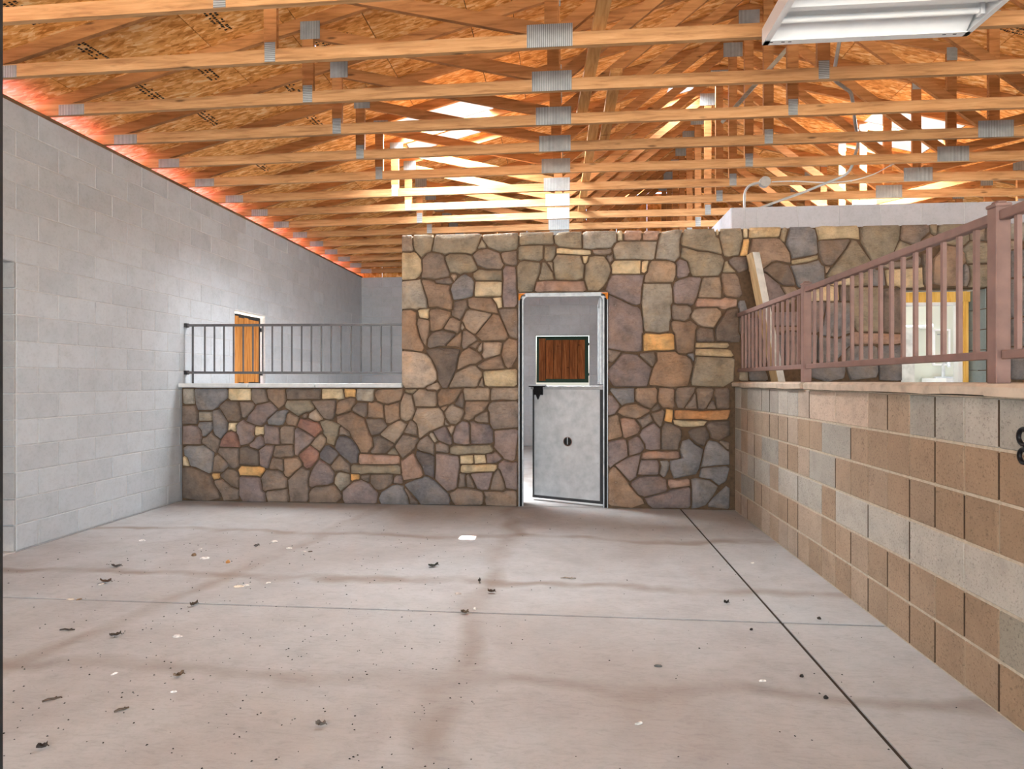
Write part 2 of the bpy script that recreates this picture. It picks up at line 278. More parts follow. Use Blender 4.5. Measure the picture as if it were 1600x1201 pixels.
# outlines of the wall stones in millimetres (x,z on the wall), with a colour letter
STONES = '''
v 776,1921 753,2037 724,2066 681,2073 438,2190 426,2150 426,1641 610,1607 741,1605 767,1614 770,1785 783,1800
e 1057,2076 1076,2106 1071,2242 1057,2299 785,2302 767,2106 791,1838 804,1811 945,1797 1040,1811 1048,1914 1065,1944
n 1278,1457 1255,1528 1212,1565 1140,1576 1100,1607 916,1600 926,1519 881,1436 843,1290 847,1266 1067,1242 1231,1256
T -1424,1539 -1469,1588 -1499,1602 -1710,1628 -1734,1622 -1734,1280 -1698,1231 -1497,1234 -1470,1256 -1401,1283 -1360,1325 -1364,1403
y 3111,2207 3103,2233 2904,2239 2839,2229 2834,2202 2838,1879 2881,1806 2899,1795 3091,1792 3111,1803
y 1696,1529 1672,1539 1326,1554 1306,1546 1258,1301 1272,1259 1435,1248 1586,1247 1682,1307 1686,1326
v 868,1438 737,1558 728,1576 575,1591 489,1489 458,1467 426,1418 427,1340 465,1272 492,1245 821,1251
d -3815,176 -3844,261 -3863,283 -3990,339 -4078,365 -4149,366 -4169,355 -4166,29 -3944,1 -3889,1 -3743,33 -3739,59
y 3263,2685 3275,2700 3280,2838 3259,2847 2937,2845 2902,2821 2914,2734 2913,2685 2985,2551 3038,2464 3058,2462 3186,2494
v 2021,1763 1996,1942 1974,1949 1817,1942 1803,1917 1804,1782 1796,1760 1801,1470 1812,1436 1973,1446 2003,1489 2019,1631
n 2225,2591 2170,2685 2126,2732 2094,2740 1863,2736 1834,2607 1833,2417 1845,2397 1942,2410 2052,2498 2103,2512 2237,2484
n 3863,2433 3887,2477 3873,2559 3851,2585 3790,2623 3699,2636 3593,2505 3589,2275 3601,2261 3720,2236 3842,2240 3859,2277
g -1381,260 -1450,296 -1494,302 -1516,282 -1596,261 -1685,225 -1706,208 -1569,56 -1529,3 -1223,8 -1212,53 -1237,121
y -884,2841 -924,2849 -1363,2846 -1377,2828 -1409,2675 -1307,2653 -1279,2634 -1227,2650 -1049,2647 -989,2634 -941,2670
g 3065,1639 3034,1657 2830,1655 2790,1628 2774,1600 2765,1496 2781,1397 2816,1313 3054,1339 3073,1390
n 641,244 639,268 503,420 478,425 445,393 425,350 428,43 456,24 668,7 794,51 776,105 727,139
v 766,2264 792,2391 502,2396 462,2390 428,2331 402,2246 439,2201 589,2133 676,2089 718,2082 754,2096
d -1131,1574 -1108,1630 -1121,1643 -1317,1658 -1479,1637 -1414,1544 -1376,1474 -1350,1399 -1340,1305 -1295,1231 -1249,1231 -1158,1412
n -2139,904 -2289,977 -2439,930 -2436,876 -2303,773 -2279,709 -2215,622 -2175,545 -2108,544 -2051,609 -2059,701 -2079,724
y 1588,2526 1565,2575 1427,2612 1326,2620 1196,2660 1163,2658 1160,2566 1231,2520 1260,2408 1281,2369 1537,2374 1567,2420
g 2823,2063 2795,2087 2705,2092 2593,2086 2575,1960 2520,1761 2689,1740 2806,1782 2824,1809 2821,1901
y 3010,2482 2866,2697 2828,2710 2782,2628 2664,2469 2633,2435 2581,2351 2601,2337 2701,2329 2808,2355 2989,2416 3016,2445
b -495,1071 -517,1097 -768,1093 -804,1062 -820,1018 -802,984 -794,862 -763,805 -746,802 -519,822 -501,829
g 1383,619 1299,667 1243,719 1175,695 1148,617 1166,524 1152,508 1050,493 1052,409 1088,313 1311,359 1343,425
v -1116,411 -1123,487 -1137,519 -1217,527 -1246,538 -1352,546 -1369,539 -1368,448 -1375,273 -1246,149 -1175,168 -1147,191
g 2489,2743 2470,2817 2418,2849 2234,2849 2203,2742 2194,2678 2236,2599 2252,2531 2488,2571 2498,2583
y 1539,2743 1508,2766 1489,2850 1197,2848 1163,2764 1166,2693 1179,2678 1333,2632 1442,2622 1565,2590 1566,2614
n -1580,1899 -1579,2030 -1635,2058 -1721,2055 -1734,2033 -1735,1648 -1701,1639 -1518,1616 -1492,1649 -1505,1690 -1546,1768
g 3300,1617 3293,1662 3098,1660 3083,1653 3078,1610 3084,1361 3091,1312 3262,1308 3299,1312
d 3297,2021 3300,2141 3281,2214 3265,2229 3125,2223 3123,2179 3123,1830 3127,1792 3286,1781 3299,1802
y 456,2439 444,2503 386,2587 296,2594 237,2585 224,2530 197,2506 186,2354 224,2240 328,2237 380,2278 418,2337
v -1993,116 -2037,157 -2078,209 -2177,252 -2267,228 -2378,133 -2378,47 -2354,0 -2031,6 -2008,12
e 921,2728 546,2737 507,2718 478,2667 488,2571 501,2555 684,2555 875,2547 894,2558
y 183,2504 168,2515 141,2597 -97,2614 -139,2550 -131,2530 -129,2436 -115,2363 -100,2356 111,2345 173,2368
g -3818,525 -3913,596 -3947,607 -3994,601 -4128,601 -4162,580 -4155,502 -4116,470 -4082,377 -4020,365 -3873,300 -3841,315
g -3675,1114 -3663,1132 -3666,1209 -3680,1224 -4029,1224 -4038,1210 -4024,1058 -3997,988 -3837,988 -3777,1020 -3747,1056
t -1278,927 -1298,984 -1339,1027 -1437,1021 -1571,1021 -1616,898 -1579,862 -1558,804 -1553,715 -1539,701 -1437,774 -1289,840
e -1504,2262 -1534,2380 -1585,2371 -1719,2362 -1734,2354 -1734,2068 -1626,2069 -1573,2059 -1550,2074 -1477,2074 -1461,2083 -1470,2173
v 1256,216 1241,229 1047,197 1031,178 794,109 829,44 869,15 901,11 1037,15 1233,16 1258,41
n -1226,2262 -1220,2309 -1373,2328 -1396,2361 -1509,2376 -1518,2357 -1457,2166 -1445,2083 -1362,2086 -1232,2052 -1196,2063 -1188,2137
b -2759,251 -2740,350 -2778,354 -2822,386 -2841,377 -2984,240 -2959,7 -2778,9 -2758,38 -2759,112 -2744,151 -2758,173
v -3296,252 -3331,270 -3508,272 -3523,266 -3527,73 -3487,2 -3234,2 -3244,96 -3273,125
v 2140,2244 2132,2271 1992,2386 1954,2397 1898,2383 1901,2331 1941,2101 2053,2040 2069,2039 2179,2118 2188,2162
v -501,789 -525,809 -738,790 -751,782 -747,661 -754,615 -666,523 -644,492 -560,471 -531,491
g 2562,2449 2536,2466 2507,2515 2394,2481 2237,2461 2284,2333 2297,2264 2315,2241 2400,2247 2442,2265 2568,2270
n 1306,1824 1323,1867 1256,1925 1209,1905 1082,1923 1060,1897 1076,1817 1102,1785 1113,1617 1135,1593 1212,1583 1287,1604
e 1146,2700 1150,2757 1179,2845 1102,2848 974,2826 955,2805 934,2731 909,2571 911,2551 1017,2544 1099,2522 1148,2574
b -1277,2571 -1287,2623 -1319,2644 -1422,2659 -1461,2646 -1513,2586 -1510,2464 -1523,2392 -1440,2387 -1394,2375 -1231,2405 -1223,2436
y -285,2408 -267,2503 -277,2534 -443,2557 -483,2547 -512,2499 -505,2262 -486,2230 -356,2230 -344,2246 -316,2347
g 2820,1670 2815,1766 2708,1729 2683,1728 2519,1747 2508,1739 2498,1526 2510,1493 2656,1490 2745,1583 2769,1624
d 1728,1947 1718,2034 1665,2038 1617,2023 1512,1862 1498,1815 1514,1710 1607,1705 1660,1694 1738,1700 1748,1754 1727,1797
v 1360,2343 1351,2357 1243,2365 1141,2336 1097,2310 1084,2261 1095,2101 1123,2089 1231,2086 1261,2068 1284,2085 1318,2156
c 3490,2425 3338,2414 3167,2409 3144,2401 3164,2255 3197,2239 3255,2242 3292,2227 3481,2227 3506,2232 3495,2256
t 1109,2487 1093,2510 1040,2530 864,2534 848,2513 829,2418 804,2390 794,2322 811,2313 1024,2311 1084,2315 1107,2379
n -702,1992 -760,2008 -943,1784 -887,1727 -685,1727 -637,1730 -604,1761 -624,1821
C -512,1420 -526,1432 -626,1429 -712,1419 -849,1411 -866,1401 -864,1352 -849,1263 -816,1249 -539,1249 -512,1272
y -504,2848 -553,2849 -844,2837 -873,2830 -871,2790 -811,2702 -693,2655 -576,2665 -513,2683 -500,2725
v -525,2470 -536,2496 -633,2509 -658,2462 -655,2357 -664,2181 -649,2073 -537,2076 -511,2108 -512,2215 -518,2270
v 1013,301 944,339 779,335 732,320 667,272 658,241 734,147 790,123 1007,182 1030,208 1020,225
e 510,2832 502,2847 199,2849 168,2831 171,2674 264,2664 323,2671 419,2670 463,2679 492,2724 515,2736
g 1526,228 1525,242 1449,299 1305,322 1264,310 1269,222 1270,45 1266,8 1340,22 1406,46 1476,136
t -878,1358 -879,1402 -949,1470 -1004,1470 -1121,1414 -1159,1388 -1223,1257 -1225,1235 -1046,1244 -966,1242 -929,1253 -899,1332
v -2469,321 -2526,398 -2627,467 -2641,462 -2686,402 -2723,336 -2746,260 -2746,183 -2720,166 -2663,186 -2542,197 -2486,223
g 1641,592 1613,607 1525,691 1445,707 1424,688 1399,625 1370,479 1355,432 1548,453 1637,459 1644,471
b -2400,114 -2474,201 -2570,180 -2681,172 -2722,151 -2746,99 -2741,4 -2448,9 -2399,51 -2388,82
R 180,2335 92,2334 -211,2344 -309,2335 -330,2245 -301,2229 -49,2230 176,2227 204,2244
y -994,2618 -1052,2635 -1226,2637 -1267,2612 -1266,2581 -1217,2447 -1163,2444 -1108,2423 -1072,2439 -992,2441 -932,2474 -927,2490
C -1527,2588 -1579,2656 -1602,2670 -1642,2661 -1725,2666 -1734,2653 -1734,2391 -1728,2373 -1591,2383 -1549,2411 -1521,2466
g 4296,2109 4293,2152 4139,2156 4110,2146 4110,1864 4139,1855 4295,1856
v 4296,1797 4294,1839 4139,1843 4110,1834 4110,1552 4139,1543 4279,1543 4291,1552
y 3918,2821 3903,2843 3684,2845 3651,2838 3640,2812 3627,2717 3662,2673 3695,2655 3733,2655 3794,2636 3876,2636 3924,2679
b -860,100 -878,144 -940,172 -1052,184 -1139,179 -1168,157 -1228,132 -1195,45 -1158,4 -893,12 -875,21
y 1771,2747 1755,2849 1554,2848 1545,2773 1581,2602 1594,2571 1635,2558 1676,2571 1731,2573
o 1094,1772 1072,1792 1004,1793 946,1784 803,1794 783,1772 784,1610 881,1617 1036,1617 1097,1625
g 4454,2295 4441,2307 4310,2298 4309,2105 4307,1938 4320,1921 4440,1941 4453,1953
b 2767,2626 2806,2701 2797,2715 2514,2706 2503,2697 2511,2581 2539,2487 2571,2463 2636,2458
g -1716,166 -1717,197 -1787,211 -1839,202 -1955,128 -1987,57 -1960,1 -1657,1 -1670,76
b -513,144 -536,166 -626,173 -652,153 -861,151 -845,99 -849,54 -838,9 -726,0 -533,1 -513,8
g 2763,1409 2762,1470 2731,1487 2430,1457 2417,1444 2428,1349 2466,1332 2592,1298 2740,1330 2751,1340
b -2995,260 -3024,277 -3044,317 -3092,343 -3223,347 -3283,258 -3266,189 -3261,135 -3241,118 -3216,129 -3027,152 -2998,166
b -696,2640 -826,2690 -920,2672 -978,2623 -930,2519 -833,2477 -681,2472 -650,2520 -672,2553
v 2332,1774 2287,1801 2208,1807 2169,1769 2167,1723 2182,1576 2181,1471 2316,1468 2333,1509
v -3098,1000 -3184,1084 -3207,1073 -3331,1047 -3360,1001 -3428,926 -3448,873 -3346,832 -3287,823 -3234,862 -3209,906
k -2224,616 -2282,689 -2345,718 -2416,717 -2439,680 -2463,593 -2410,529 -2280,426 -2217,433 -2211,530 -2198,548
O 1653,1016 1353,1003 1232,1010 1096,1011 1093,941 1105,919 1364,918 1442,907 1615,919 1633,940
g -963,2345 -989,2389 -1057,2427 -1096,2414 -1135,2385 -1197,2317 -1210,2265 -1181,2160 -1169,2155 -1056,2171 -986,2194 -971,2211
C 2890,2820 2872,2850 2680,2847 2521,2850 2481,2843 2510,2718 2799,2727 2898,2712
R 3298,1765 3137,1777 2932,1783 2862,1795 2831,1785 2832,1683 2857,1668 3056,1668 3089,1673 3253,1672 3295,1682
v 4290,1518 4283,1530 4135,1530 4110,1520 4110,1284 4126,1258 4248,1256 4304,1266 4307,1303 4292,1332
v -764,791 -807,853 -937,865 -975,884 -1010,882 -1000,853 -996,649 -965,646 -782,653 -761,670
t -786,1992 -785,2010 -1013,2058 -1042,2043 -1093,1934 -1074,1915 -1050,1856 -973,1801 -948,1801
g 4451,1626 4425,1635 4315,1635 4302,1630 4302,1339 4325,1318 4431,1317 4454,1338
b 1169,798 1151,827 1069,869 1003,881 969,821 967,605 1131,605 1141,674 1162,705
y -1749,396 -1778,415 -2011,410 -2268,415 -2286,395 -2283,326 -2197,325 -2181,314 -2101,326 -1858,328 -1749,324
R -1529,400 -1568,457 -1598,528 -1621,544 -1720,476 -1744,467 -1729,336 -1734,321 -1712,257 -1592,274 -1534,290 -1507,316
t 1565,1974 1560,2013 1518,2045 1337,2043 1292,2034 1265,1975 1265,1948 1332,1876 1390,1856 1486,1844
v -508,381 -505,450 -521,472 -566,459 -651,483 -705,446 -711,404 -686,380 -638,254 -624,190 -522,175 -506,179
d 2219,2467 2108,2498 2073,2493 1974,2431 1965,2416 1996,2397 2149,2275 2207,2261 2273,2260 2281,2273 2269,2341
v 624,631 608,704 573,715 427,683 426,444 445,413 489,451 627,537
g 4296,2420 4283,2424 4134,2427 4124,2417 4122,2235 4110,2178 4135,2168 4296,2172
y -140,2795 -132,2845 -163,2849 -459,2849 -487,2844 -489,2733 -473,2721 -301,2726 -144,2719 -127,2731
y 4109,2651 3940,2676 3865,2601 3890,2553 3897,2501 3915,2457 4107,2461 4110,2554
c -673,2338 -690,2344 -949,2346 -959,2233 -957,2190 -788,2188 -683,2192 -673,2203
R -1758,495 -1772,513 -1890,520 -2190,530 -2200,513 -2203,437 -2187,422 -1797,425 -1754,435
v 953,820 892,881 878,879 773,810 743,753 803,658 808,609 854,599 952,608 957,623
b -507,2051 -514,2063 -661,2060 -705,2052 -685,1991 -588,1769 -519,1745 -505,1757
y 155,2847 -4,2850 -87,2840 -128,2801 -117,2733 -81,2695 150,2674 157,2685
g 2147,1767 2118,1778 2043,1768 2033,1754 2030,1646 2042,1473 2048,1454 2136,1417 2166,1431 2169,1573
c 2695,2237 2588,2263 2564,2255 2431,2253 2408,2232 2405,2118 2411,2104 2582,2108 2599,2101 2690,2103 2701,2112
d -2620,1212 -2637,1225 -2829,1223 -2988,1225 -3005,1212 -2993,1113 -2957,1108 -2743,1112 -2626,1111
t 1565,2249 1546,2356 1486,2360 1394,2357 1377,2344 1333,2163 1343,2154 1559,2147
n 1728,2359 1699,2392 1569,2396 1559,2369 1579,2229 1576,2194 1604,2163 1714,2147 1742,2149 1771,2176
b 3557,2777 3553,2831 3528,2847 3303,2845 3294,2821 3286,2717 3299,2698 3389,2658 3462,2650 3477,2699
d -3546,1082 -3682,1093 -3746,1041 -3755,1017 -3720,972 -3658,870 -3539,869 -3502,914
v 2329,1991 2295,2002 2050,1995 2021,1963 2021,1878 2055,1863 2307,1861 2330,1880
t -1362,1183 -1379,1200 -1465,1202 -1486,1223 -1552,1220 -1617,1161 -1588,1040 -1394,1034 -1367,1042 -1360,1092
v -3356,824 -3442,856 -3484,888 -3535,858 -3559,821 -3557,743 -3537,715 -3512,609 -3438,623 -3384,661 -3359,704 -3371,735
n -1715,1188 -1721,1232 -1759,1224 -1947,1223 -2004,1209 -2024,1188 -2024,1146 -2003,1098 -1934,1070 -1885,1063 -1751,1103
v 2568,2000 2579,2086 2568,2095 2437,2097 2416,2079 2422,1839 2428,1794 2488,1784 2517,1799
y -761,587 -789,643 -990,635 -1043,624 -1177,634 -1218,606 -1219,548 -1149,532 -958,546 -847,546 -774,567
g 4453,1913 4430,1928 4314,1909 4307,1895 4307,1660 4314,1646 4436,1646 4455,1664
v -3971,758 -4009,813 -4086,823 -4169,815 -4167,612 -3971,617 -3973,647 -3957,693
n -507,1728 -594,1753 -652,1704 -674,1576 -632,1462 -608,1439 -567,1450 -507,1555
y -1397,2808 -1405,2848 -1599,2850 -1610,2843 -1609,2734 -1594,2684 -1521,2608 -1476,2652 -1426,2673 -1418,2690
y 4112,2446 3948,2446 3924,2438 3936,2400 3943,2302 3920,2237 3925,2224 4054,2223 4100,2228 4112,2250
c 757,2539 526,2544 491,2541 457,2499 467,2459 464,2418 472,2407 754,2405
g 1642,430 1616,445 1387,426 1358,413 1339,335 1357,325 1460,310 1538,249 1603,288 1615,307
v 756,559 629,523 512,451 501,440 646,279 717,326 714,346
n -1211,1996 -1216,2033 -1359,2072 -1421,2059 -1436,2030 -1425,1876 -1428,1836 -1399,1833 -1310,1851
n 926,1216 903,1241 725,1235 705,1221 703,1121 718,1094 802,1043 861,1025 923,1093 919,1133
y -241,2710 -257,2714 -475,2710 -500,2697 -500,2575 -475,2561 -435,2569 -281,2548 -243,2577
b -2449,1102 -2702,1098 -2714,1087 -2664,1013 -2583,908 -2534,894 -2486,893 -2465,937
g -3663,855 -3755,1001 -3824,986 -3830,901 -3821,759 -3800,716 -3741,679 -3669,766
b -1586,633 -1555,686 -1565,710 -1669,737 -1720,741 -1804,624 -1805,603 -1725,489 -1643,545 -1592,598
y -2696,1030 -2733,1098 -2749,1101 -2993,1096 -3013,1044 -3007,1016 -2970,998 -2868,929 -2783,973 -2751,973 -2699,1003
g 4454,2561 4442,2592 4398,2581 4314,2575 4308,2562 4308,2332 4312,2313 4421,2319 4454,2333
d -3316,548 -3410,582 -3439,608 -3502,588 -3520,574 -3520,403 -3322,393 -3307,396
b -3541,126 -3621,157 -3727,241 -3812,223 -3808,189 -3734,75 -3706,6 -3569,21 -3538,31
b -1162,1790 -1166,1804 -1300,1840 -1390,1823 -1417,1811 -1452,1747 -1459,1670 -1436,1653 -1319,1671 -1273,1672 -1265,1687
y -2418,820 -2407,838 -2496,880 -2568,891 -2630,873 -2590,776 -2594,746 -2552,696 -2550,641 -2472,618 -2440,713 -2428,726
t -1680,850 -1749,890 -1776,886 -1872,833 -1962,745 -1962,732 -1808,643 -1726,754
n -781,2169 -979,2183 -1029,2165 -1024,2093 -1004,2071 -814,2027 -713,2016 -732,2095
b 4291,2643 4284,2652 4131,2657 4122,2650 4121,2458 4134,2439 4272,2436 4296,2442
b -3534,570 -3541,578 -3755,582 -3772,532 -3717,485 -3647,413 -3637,369 -3577,356 -3533,381
v -2694,691 -2697,703 -2886,808 -2902,784 -2911,590 -2904,516 -2878,503 -2857,539 -2740,632
v -1012,844 -1032,874 -1088,887 -1156,835 -1187,727 -1180,662 -1138,647 -1067,638 -1010,643
t -500,1237 -771,1234 -784,1213 -789,1116 -785,1104 -668,1110 -530,1108 -496,1124
d 1642,907 1450,895 1421,877 1417,844 1451,777 1459,728 1531,705 1576,718 1643,761
R 1720,2129 1599,2152 1556,2134 1326,2144 1301,2093 1310,2057 1532,2057 1566,2033 1604,2031 1643,2047 1711,2059
k -1383,507 -1436,538 -1501,549 -1573,573 -1583,526 -1552,457 -1513,398 -1484,316 -1451,311 -1387,280
n -893,1577 -937,1617 -1017,1656 -1096,1610 -1120,1558 -1143,1426 -1125,1426 -1012,1482 -948,1486 -874,1528
t -1631,1157 -1706,1178 -1746,1080 -1751,1036 -1748,924 -1737,900 -1679,878 -1627,911 -1594,992
t -796,1214 -809,1235 -923,1238 -947,1230 -1069,1231 -1078,1206 -1061,1104 -918,1103 -801,1106
n -842,1018 -804,1092 -1051,1092 -1065,1009 -1056,974 -1076,905 -1023,889 -972,912 -956,939 -869,993
b 4290,2816 4280,2837 4101,2828 4082,2803 4079,2681 4085,2672 4279,2665 4290,2670
n -1106,1193 -1095,1226 -1312,1220 -1351,1176 -1343,1056 -1328,1036 -1251,1061 -1229,1060 -1162,1093
r -2642,535 -2658,560 -2737,615 -2853,525 -2859,497 -2814,431 -2808,392 -2771,366 -2737,374 -2654,463
n -3020,1219 -3040,1225 -3209,1225 -3218,1202 -3201,1118 -3080,1004 -3022,1054 -3006,1109
b -4002,958 -4033,1046 -4075,1039 -4169,1038 -4169,834 -4075,837 -4013,835 -3999,877
b -1832,246 -1833,317 -2071,312 -2072,225 -2024,164 -1983,146 -1925,160 -1845,216
g 692,1235 506,1231 453,1238 446,1210 529,1099 569,1053 604,1071 693,1088
n 852,997 849,1012 789,1035 722,1074 602,1056 558,1032 524,983 577,946 715,920 758,937
v -3085,800 -3099,812 -3210,827 -3233,846 -3247,825 -3244,730 -3254,707 -3240,630 -3078,623
r -2631,841 -2652,861 -2701,869 -2764,899 -2801,895 -2846,909 -2877,826 -2869,814 -2780,766 -2682,704 -2605,779
c -3399,1188 -3407,1222 -3643,1225 -3651,1215 -3654,1120 -3624,1096 -3450,1095 -3402,1099
g 1645,226 1611,247 1488,131 1429,57 1431,31 1624,13 1641,23
b -1818,623 -1821,635 -1978,727 -2048,710 -2035,609 -2072,558 -2062,537 -1919,535
y -671,2457 -823,2463 -910,2473 -971,2434 -973,2392 -947,2357 -706,2356 -669,2353
b -2991,145 -3217,116 -3232,96 -3210,5 -3197,1 -3083,3 -2994,1 -2975,16
n 1096,1215 1085,1232 946,1237 932,1143 938,1090 980,1033 1026,1036 1080,1026 1105,1048 1091,1108
v -767,353 -992,335 -997,325 -971,274 -930,181 -880,163 -815,169 -805,187
n -2833,395 -2823,417 -2870,488 -3027,474 -3023,343 -3032,325 -3013,283 -2982,270 -2948,289 -2897,344
y 3446,2633 3392,2643 3286,2691 3277,2686 3212,2522 3223,2501 3316,2502 3455,2559 3467,2580
R 748,845 693,915 593,931 548,920 584,726 605,720 729,768 753,808
C 2148,2842 2126,2850 1842,2850 1833,2839 1833,2757 1851,2749 2112,2751 2127,2760
b 1293,1196 1302,1244 1255,1246 1121,1234 1107,1209 1104,1107 1131,1032 1184,1024
t -1069,987 -1079,1004 -1172,1048 -1190,1066 -1224,1050 -1279,974 -1266,926 -1217,857 -1161,850 -1112,888 -1082,940
v 948,456 926,501 764,497 757,490 728,351 772,347 924,350 937,363
n -1765,1082 -1883,1050 -1919,1055 -1924,1035 -1914,914 -1905,863 -1862,854 -1757,906 -1763,948
n 537,907 535,951 513,963 426,931 426,716 430,697 564,733 570,755
C -722,394 -722,429 -761,437 -845,437 -931,429 -1091,425 -1105,411 -1108,361 -1093,347 -1031,342 -925,355 -746,364
t -668,1703 -703,1714 -864,1711 -869,1615 -881,1580 -866,1551 -850,1537 -687,1586
R 1145,582 1124,593 974,588 913,593 824,587 772,567 765,515 809,508 967,513 1024,508 1139,519 1150,533
r -3549,708 -3574,744 -3624,762 -3658,753 -3695,722 -3733,668 -3748,593 -3532,588 -3521,595
d -3534,262 -3542,310 -3580,345 -3660,360 -3744,287 -3736,265 -3614,167 -3547,148 -3538,155
b -1894,827 -1934,895 -1960,907 -2124,904 -2103,827 -2068,736 -2052,728 -1983,739
d 1644,1217 1621,1242 1587,1234 1506,1234 1491,1171 1520,1025 1627,1025 1640,1041
v -3161,506 -3139,613 -3228,615 -3305,560 -3300,540 -3293,394 -3215,362 -3204,372 -3178,471
b 1475,1149 1485,1216 1470,1235 1326,1235 1313,1219 1320,1178 1333,1020 1385,1015 1412,1033
b -2913,778 -2914,814 -3018,829 -3060,807 -3072,781 -3066,659 -3056,629 -2926,632
d 1439,773 1404,841 1274,826 1232,792 1256,732 1309,675 1390,644 1416,704 1442,725
b 1268,2005 1261,2050 1224,2075 1124,2076 1084,2086 1071,2071 1076,1943 1092,1932 1197,1917 1244,1939 1248,1975
k -2430,517 -2429,535 -2477,584 -2533,623 -2569,617 -2629,534 -2630,482 -2524,414 -2506,417
b -2934,618 -3048,618 -3127,606 -3147,508 -3135,490 -3071,479 -3009,493 -2933,494 -2917,509
n -683,1564 -709,1563 -850,1523 -924,1469 -922,1455 -869,1423 -734,1430 -640,1438
o -3242,345 -3250,370 -3304,384 -3397,381 -3508,386 -3540,345 -3521,286 -3323,283 -3291,273
g -3000,957 -2978,985 -3014,1002 -3107,982 -3216,880 -3204,839 -3093,824 -3043,833 -3020,871
c -2383,1223 -2595,1224 -2605,1217 -2607,1119 -2597,1111 -2448,1116 -2422,1108 -2362,1117
n -1942,1058 -2021,1086 -2059,1074 -2095,1080 -2100,1058 -2099,978 -2105,922 -1928,914
b -3746,648 -3749,664 -3811,708 -3843,751 -3901,697 -3942,685 -3957,649 -3947,621 -3917,612 -3815,537 -3789,524
C 1658,1614 1632,1625 1358,1632 1302,1631 1305,1567 1352,1563 1664,1550 1685,1563
n -2242,1072 -2244,1118 -2294,1126 -2409,1098 -2438,1073 -2452,958 -2434,945 -2292,991 -2284,1017
b 3476,2455 3478,2514 3460,2538 3326,2494 3142,2471 3093,2455 3067,2434 3188,2421 3326,2429 3450,2432
b -1386,643 -1456,737 -1540,684 -1571,631 -1571,594 -1538,572 -1431,548 -1384,525
n -1441,1933 -1452,1948 -1560,1969 -1570,1906 -1531,1763 -1493,1691 -1475,1676 -1466,1743 -1442,1799
b -3239,1222 -3384,1222 -3389,1202 -3387,1105 -3347,1053 -3327,1061 -3208,1087 -3223,1136
e -2302,299 -2311,314 -2413,336 -2435,325 -2462,275 -2468,213 -2399,132 -2297,215
b -2296,416 -2402,507 -2420,507 -2510,397 -2459,341 -2393,350 -2329,331 -2298,328
d -1029,2071 -1046,2160 -1170,2143 -1184,2057 -1202,2040 -1198,1993 -1114,1948 -1080,1989 -1050,2058
e -2042,1175 -2032,1223 -2198,1225 -2219,1220 -2230,1125 -2215,1095 -2062,1088 -2040,1105
e 4449,2847 4396,2848 4314,2836 4305,2821 4303,2686 4383,2685 4423,2665 4455,2684
v 789,656 748,722 717,746 633,697 630,670 641,540 758,574 795,611
b -3656,402 -3667,418 -3748,496 -3776,513 -3812,482 -3828,317 -3718,320 -3660,377
d 1479,1831 1349,1848 1318,1819 1315,1717 1328,1704 1483,1702 1499,1714
v -1263,824 -1287,827 -1398,776 -1341,682 -1216,634 -1195,644 -1199,712 -1214,729
b 3580,2462 3571,2511 3524,2563 3493,2563 3489,2464 3504,2426 3505,2266 3526,2244 3578,2246 3575,2292
b -694,366 -715,383 -751,344 -759,323 -795,168 -667,163 -639,183 -646,235
b 1813,2558 1767,2556 1684,2560 1636,2532 1639,2504 1730,2396 1818,2429 1823,2447
t 4068,2763 4074,2841 3941,2846 3932,2843 3938,2719 3945,2687 4063,2673 4066,2683
g 2496,1764 2486,1770 2416,1772 2414,1749 2414,1505 2424,1493 2476,1494 2487,1511
y 3005,2397 3001,2408 2878,2365 2845,2349 2839,2260 2855,2248 2900,2253 3011,2253
b -516,2661 -667,2645 -679,2630 -657,2548 -633,2521 -559,2508 -519,2512 -505,2550 -514,2573
e -4049,1204 -4057,1223 -4153,1224 -4170,1216 -4166,1066 -4147,1051 -4046,1055 -4041,1063
g 1989,1423 1918,1430 1830,1426 1840,1318 1852,1309 1999,1308 2019,1319 2017,1350
b -3360,1043 -3372,1074 -3406,1083 -3525,1081 -3517,1030 -3490,911 -3461,907 -3373,1005
b -925,1738 -954,1776 -1045,1838 -1080,1831 -1095,1680 -1081,1642 -1052,1648 -1011,1683
v 1217,2522 1147,2545 1115,2515 1123,2469 1118,2366 1138,2349 1226,2371 1248,2411
n -1108,1932 -1190,1973 -1219,1965 -1283,1860 -1275,1846 -1172,1821 -1144,1807 -1115,1833
t -1625,2836 -1636,2850 -1730,2848 -1734,2839 -1734,2680 -1621,2677 -1612,2693 -1624,2754
g 3132,2402 3110,2413 3060,2408 3030,2426 3017,2400 3025,2249 3143,2249
y -141,2427 -152,2436 -215,2536 -248,2541 -269,2422 -287,2364 -276,2351 -131,2359
c 1421,896 1380,905 1235,904 1083,909 1093,867 1158,841 1279,838 1389,855
b -2112,1074 -2214,1080 -2268,1020 -2273,994 -2174,933 -2131,918 -2114,939
g -3842,864 -3983,859 -4000,821 -3959,768 -3944,700 -3917,703 -3854,759 -3833,790
v 542,1064 470,1157 429,1165 426,1147 426,955 433,948 493,966 549,1044
c 255,2645 160,2661 66,2667 -70,2682 -102,2675 -104,2630 150,2607 252,2613
R 767,2842 757,2846 603,2849 587,2821 584,2756 590,2749 752,2745 768,2773
t -2565,691 -2607,737 -2631,733 -2680,690 -2727,625 -2688,590 -2630,555 -2566,642
R 1248,302 1229,314 1101,302 1064,307 1032,302 1032,244 1053,213 1250,243
b -3041,465 -3146,479 -3164,468 -3194,369 -3183,356 -3097,356 -3044,336 -3034,350
t 2297,2228 2277,2247 2152,2253 2202,2162 2194,2114 2209,2078 2248,2078 2291,2126
y -111,2702 -225,2712 -232,2570 -210,2548 -158,2554 -136,2571 -115,2616
C 1644,1664 1629,1691 1308,1693 1303,1649 1356,1643 1457,1642 1618,1639
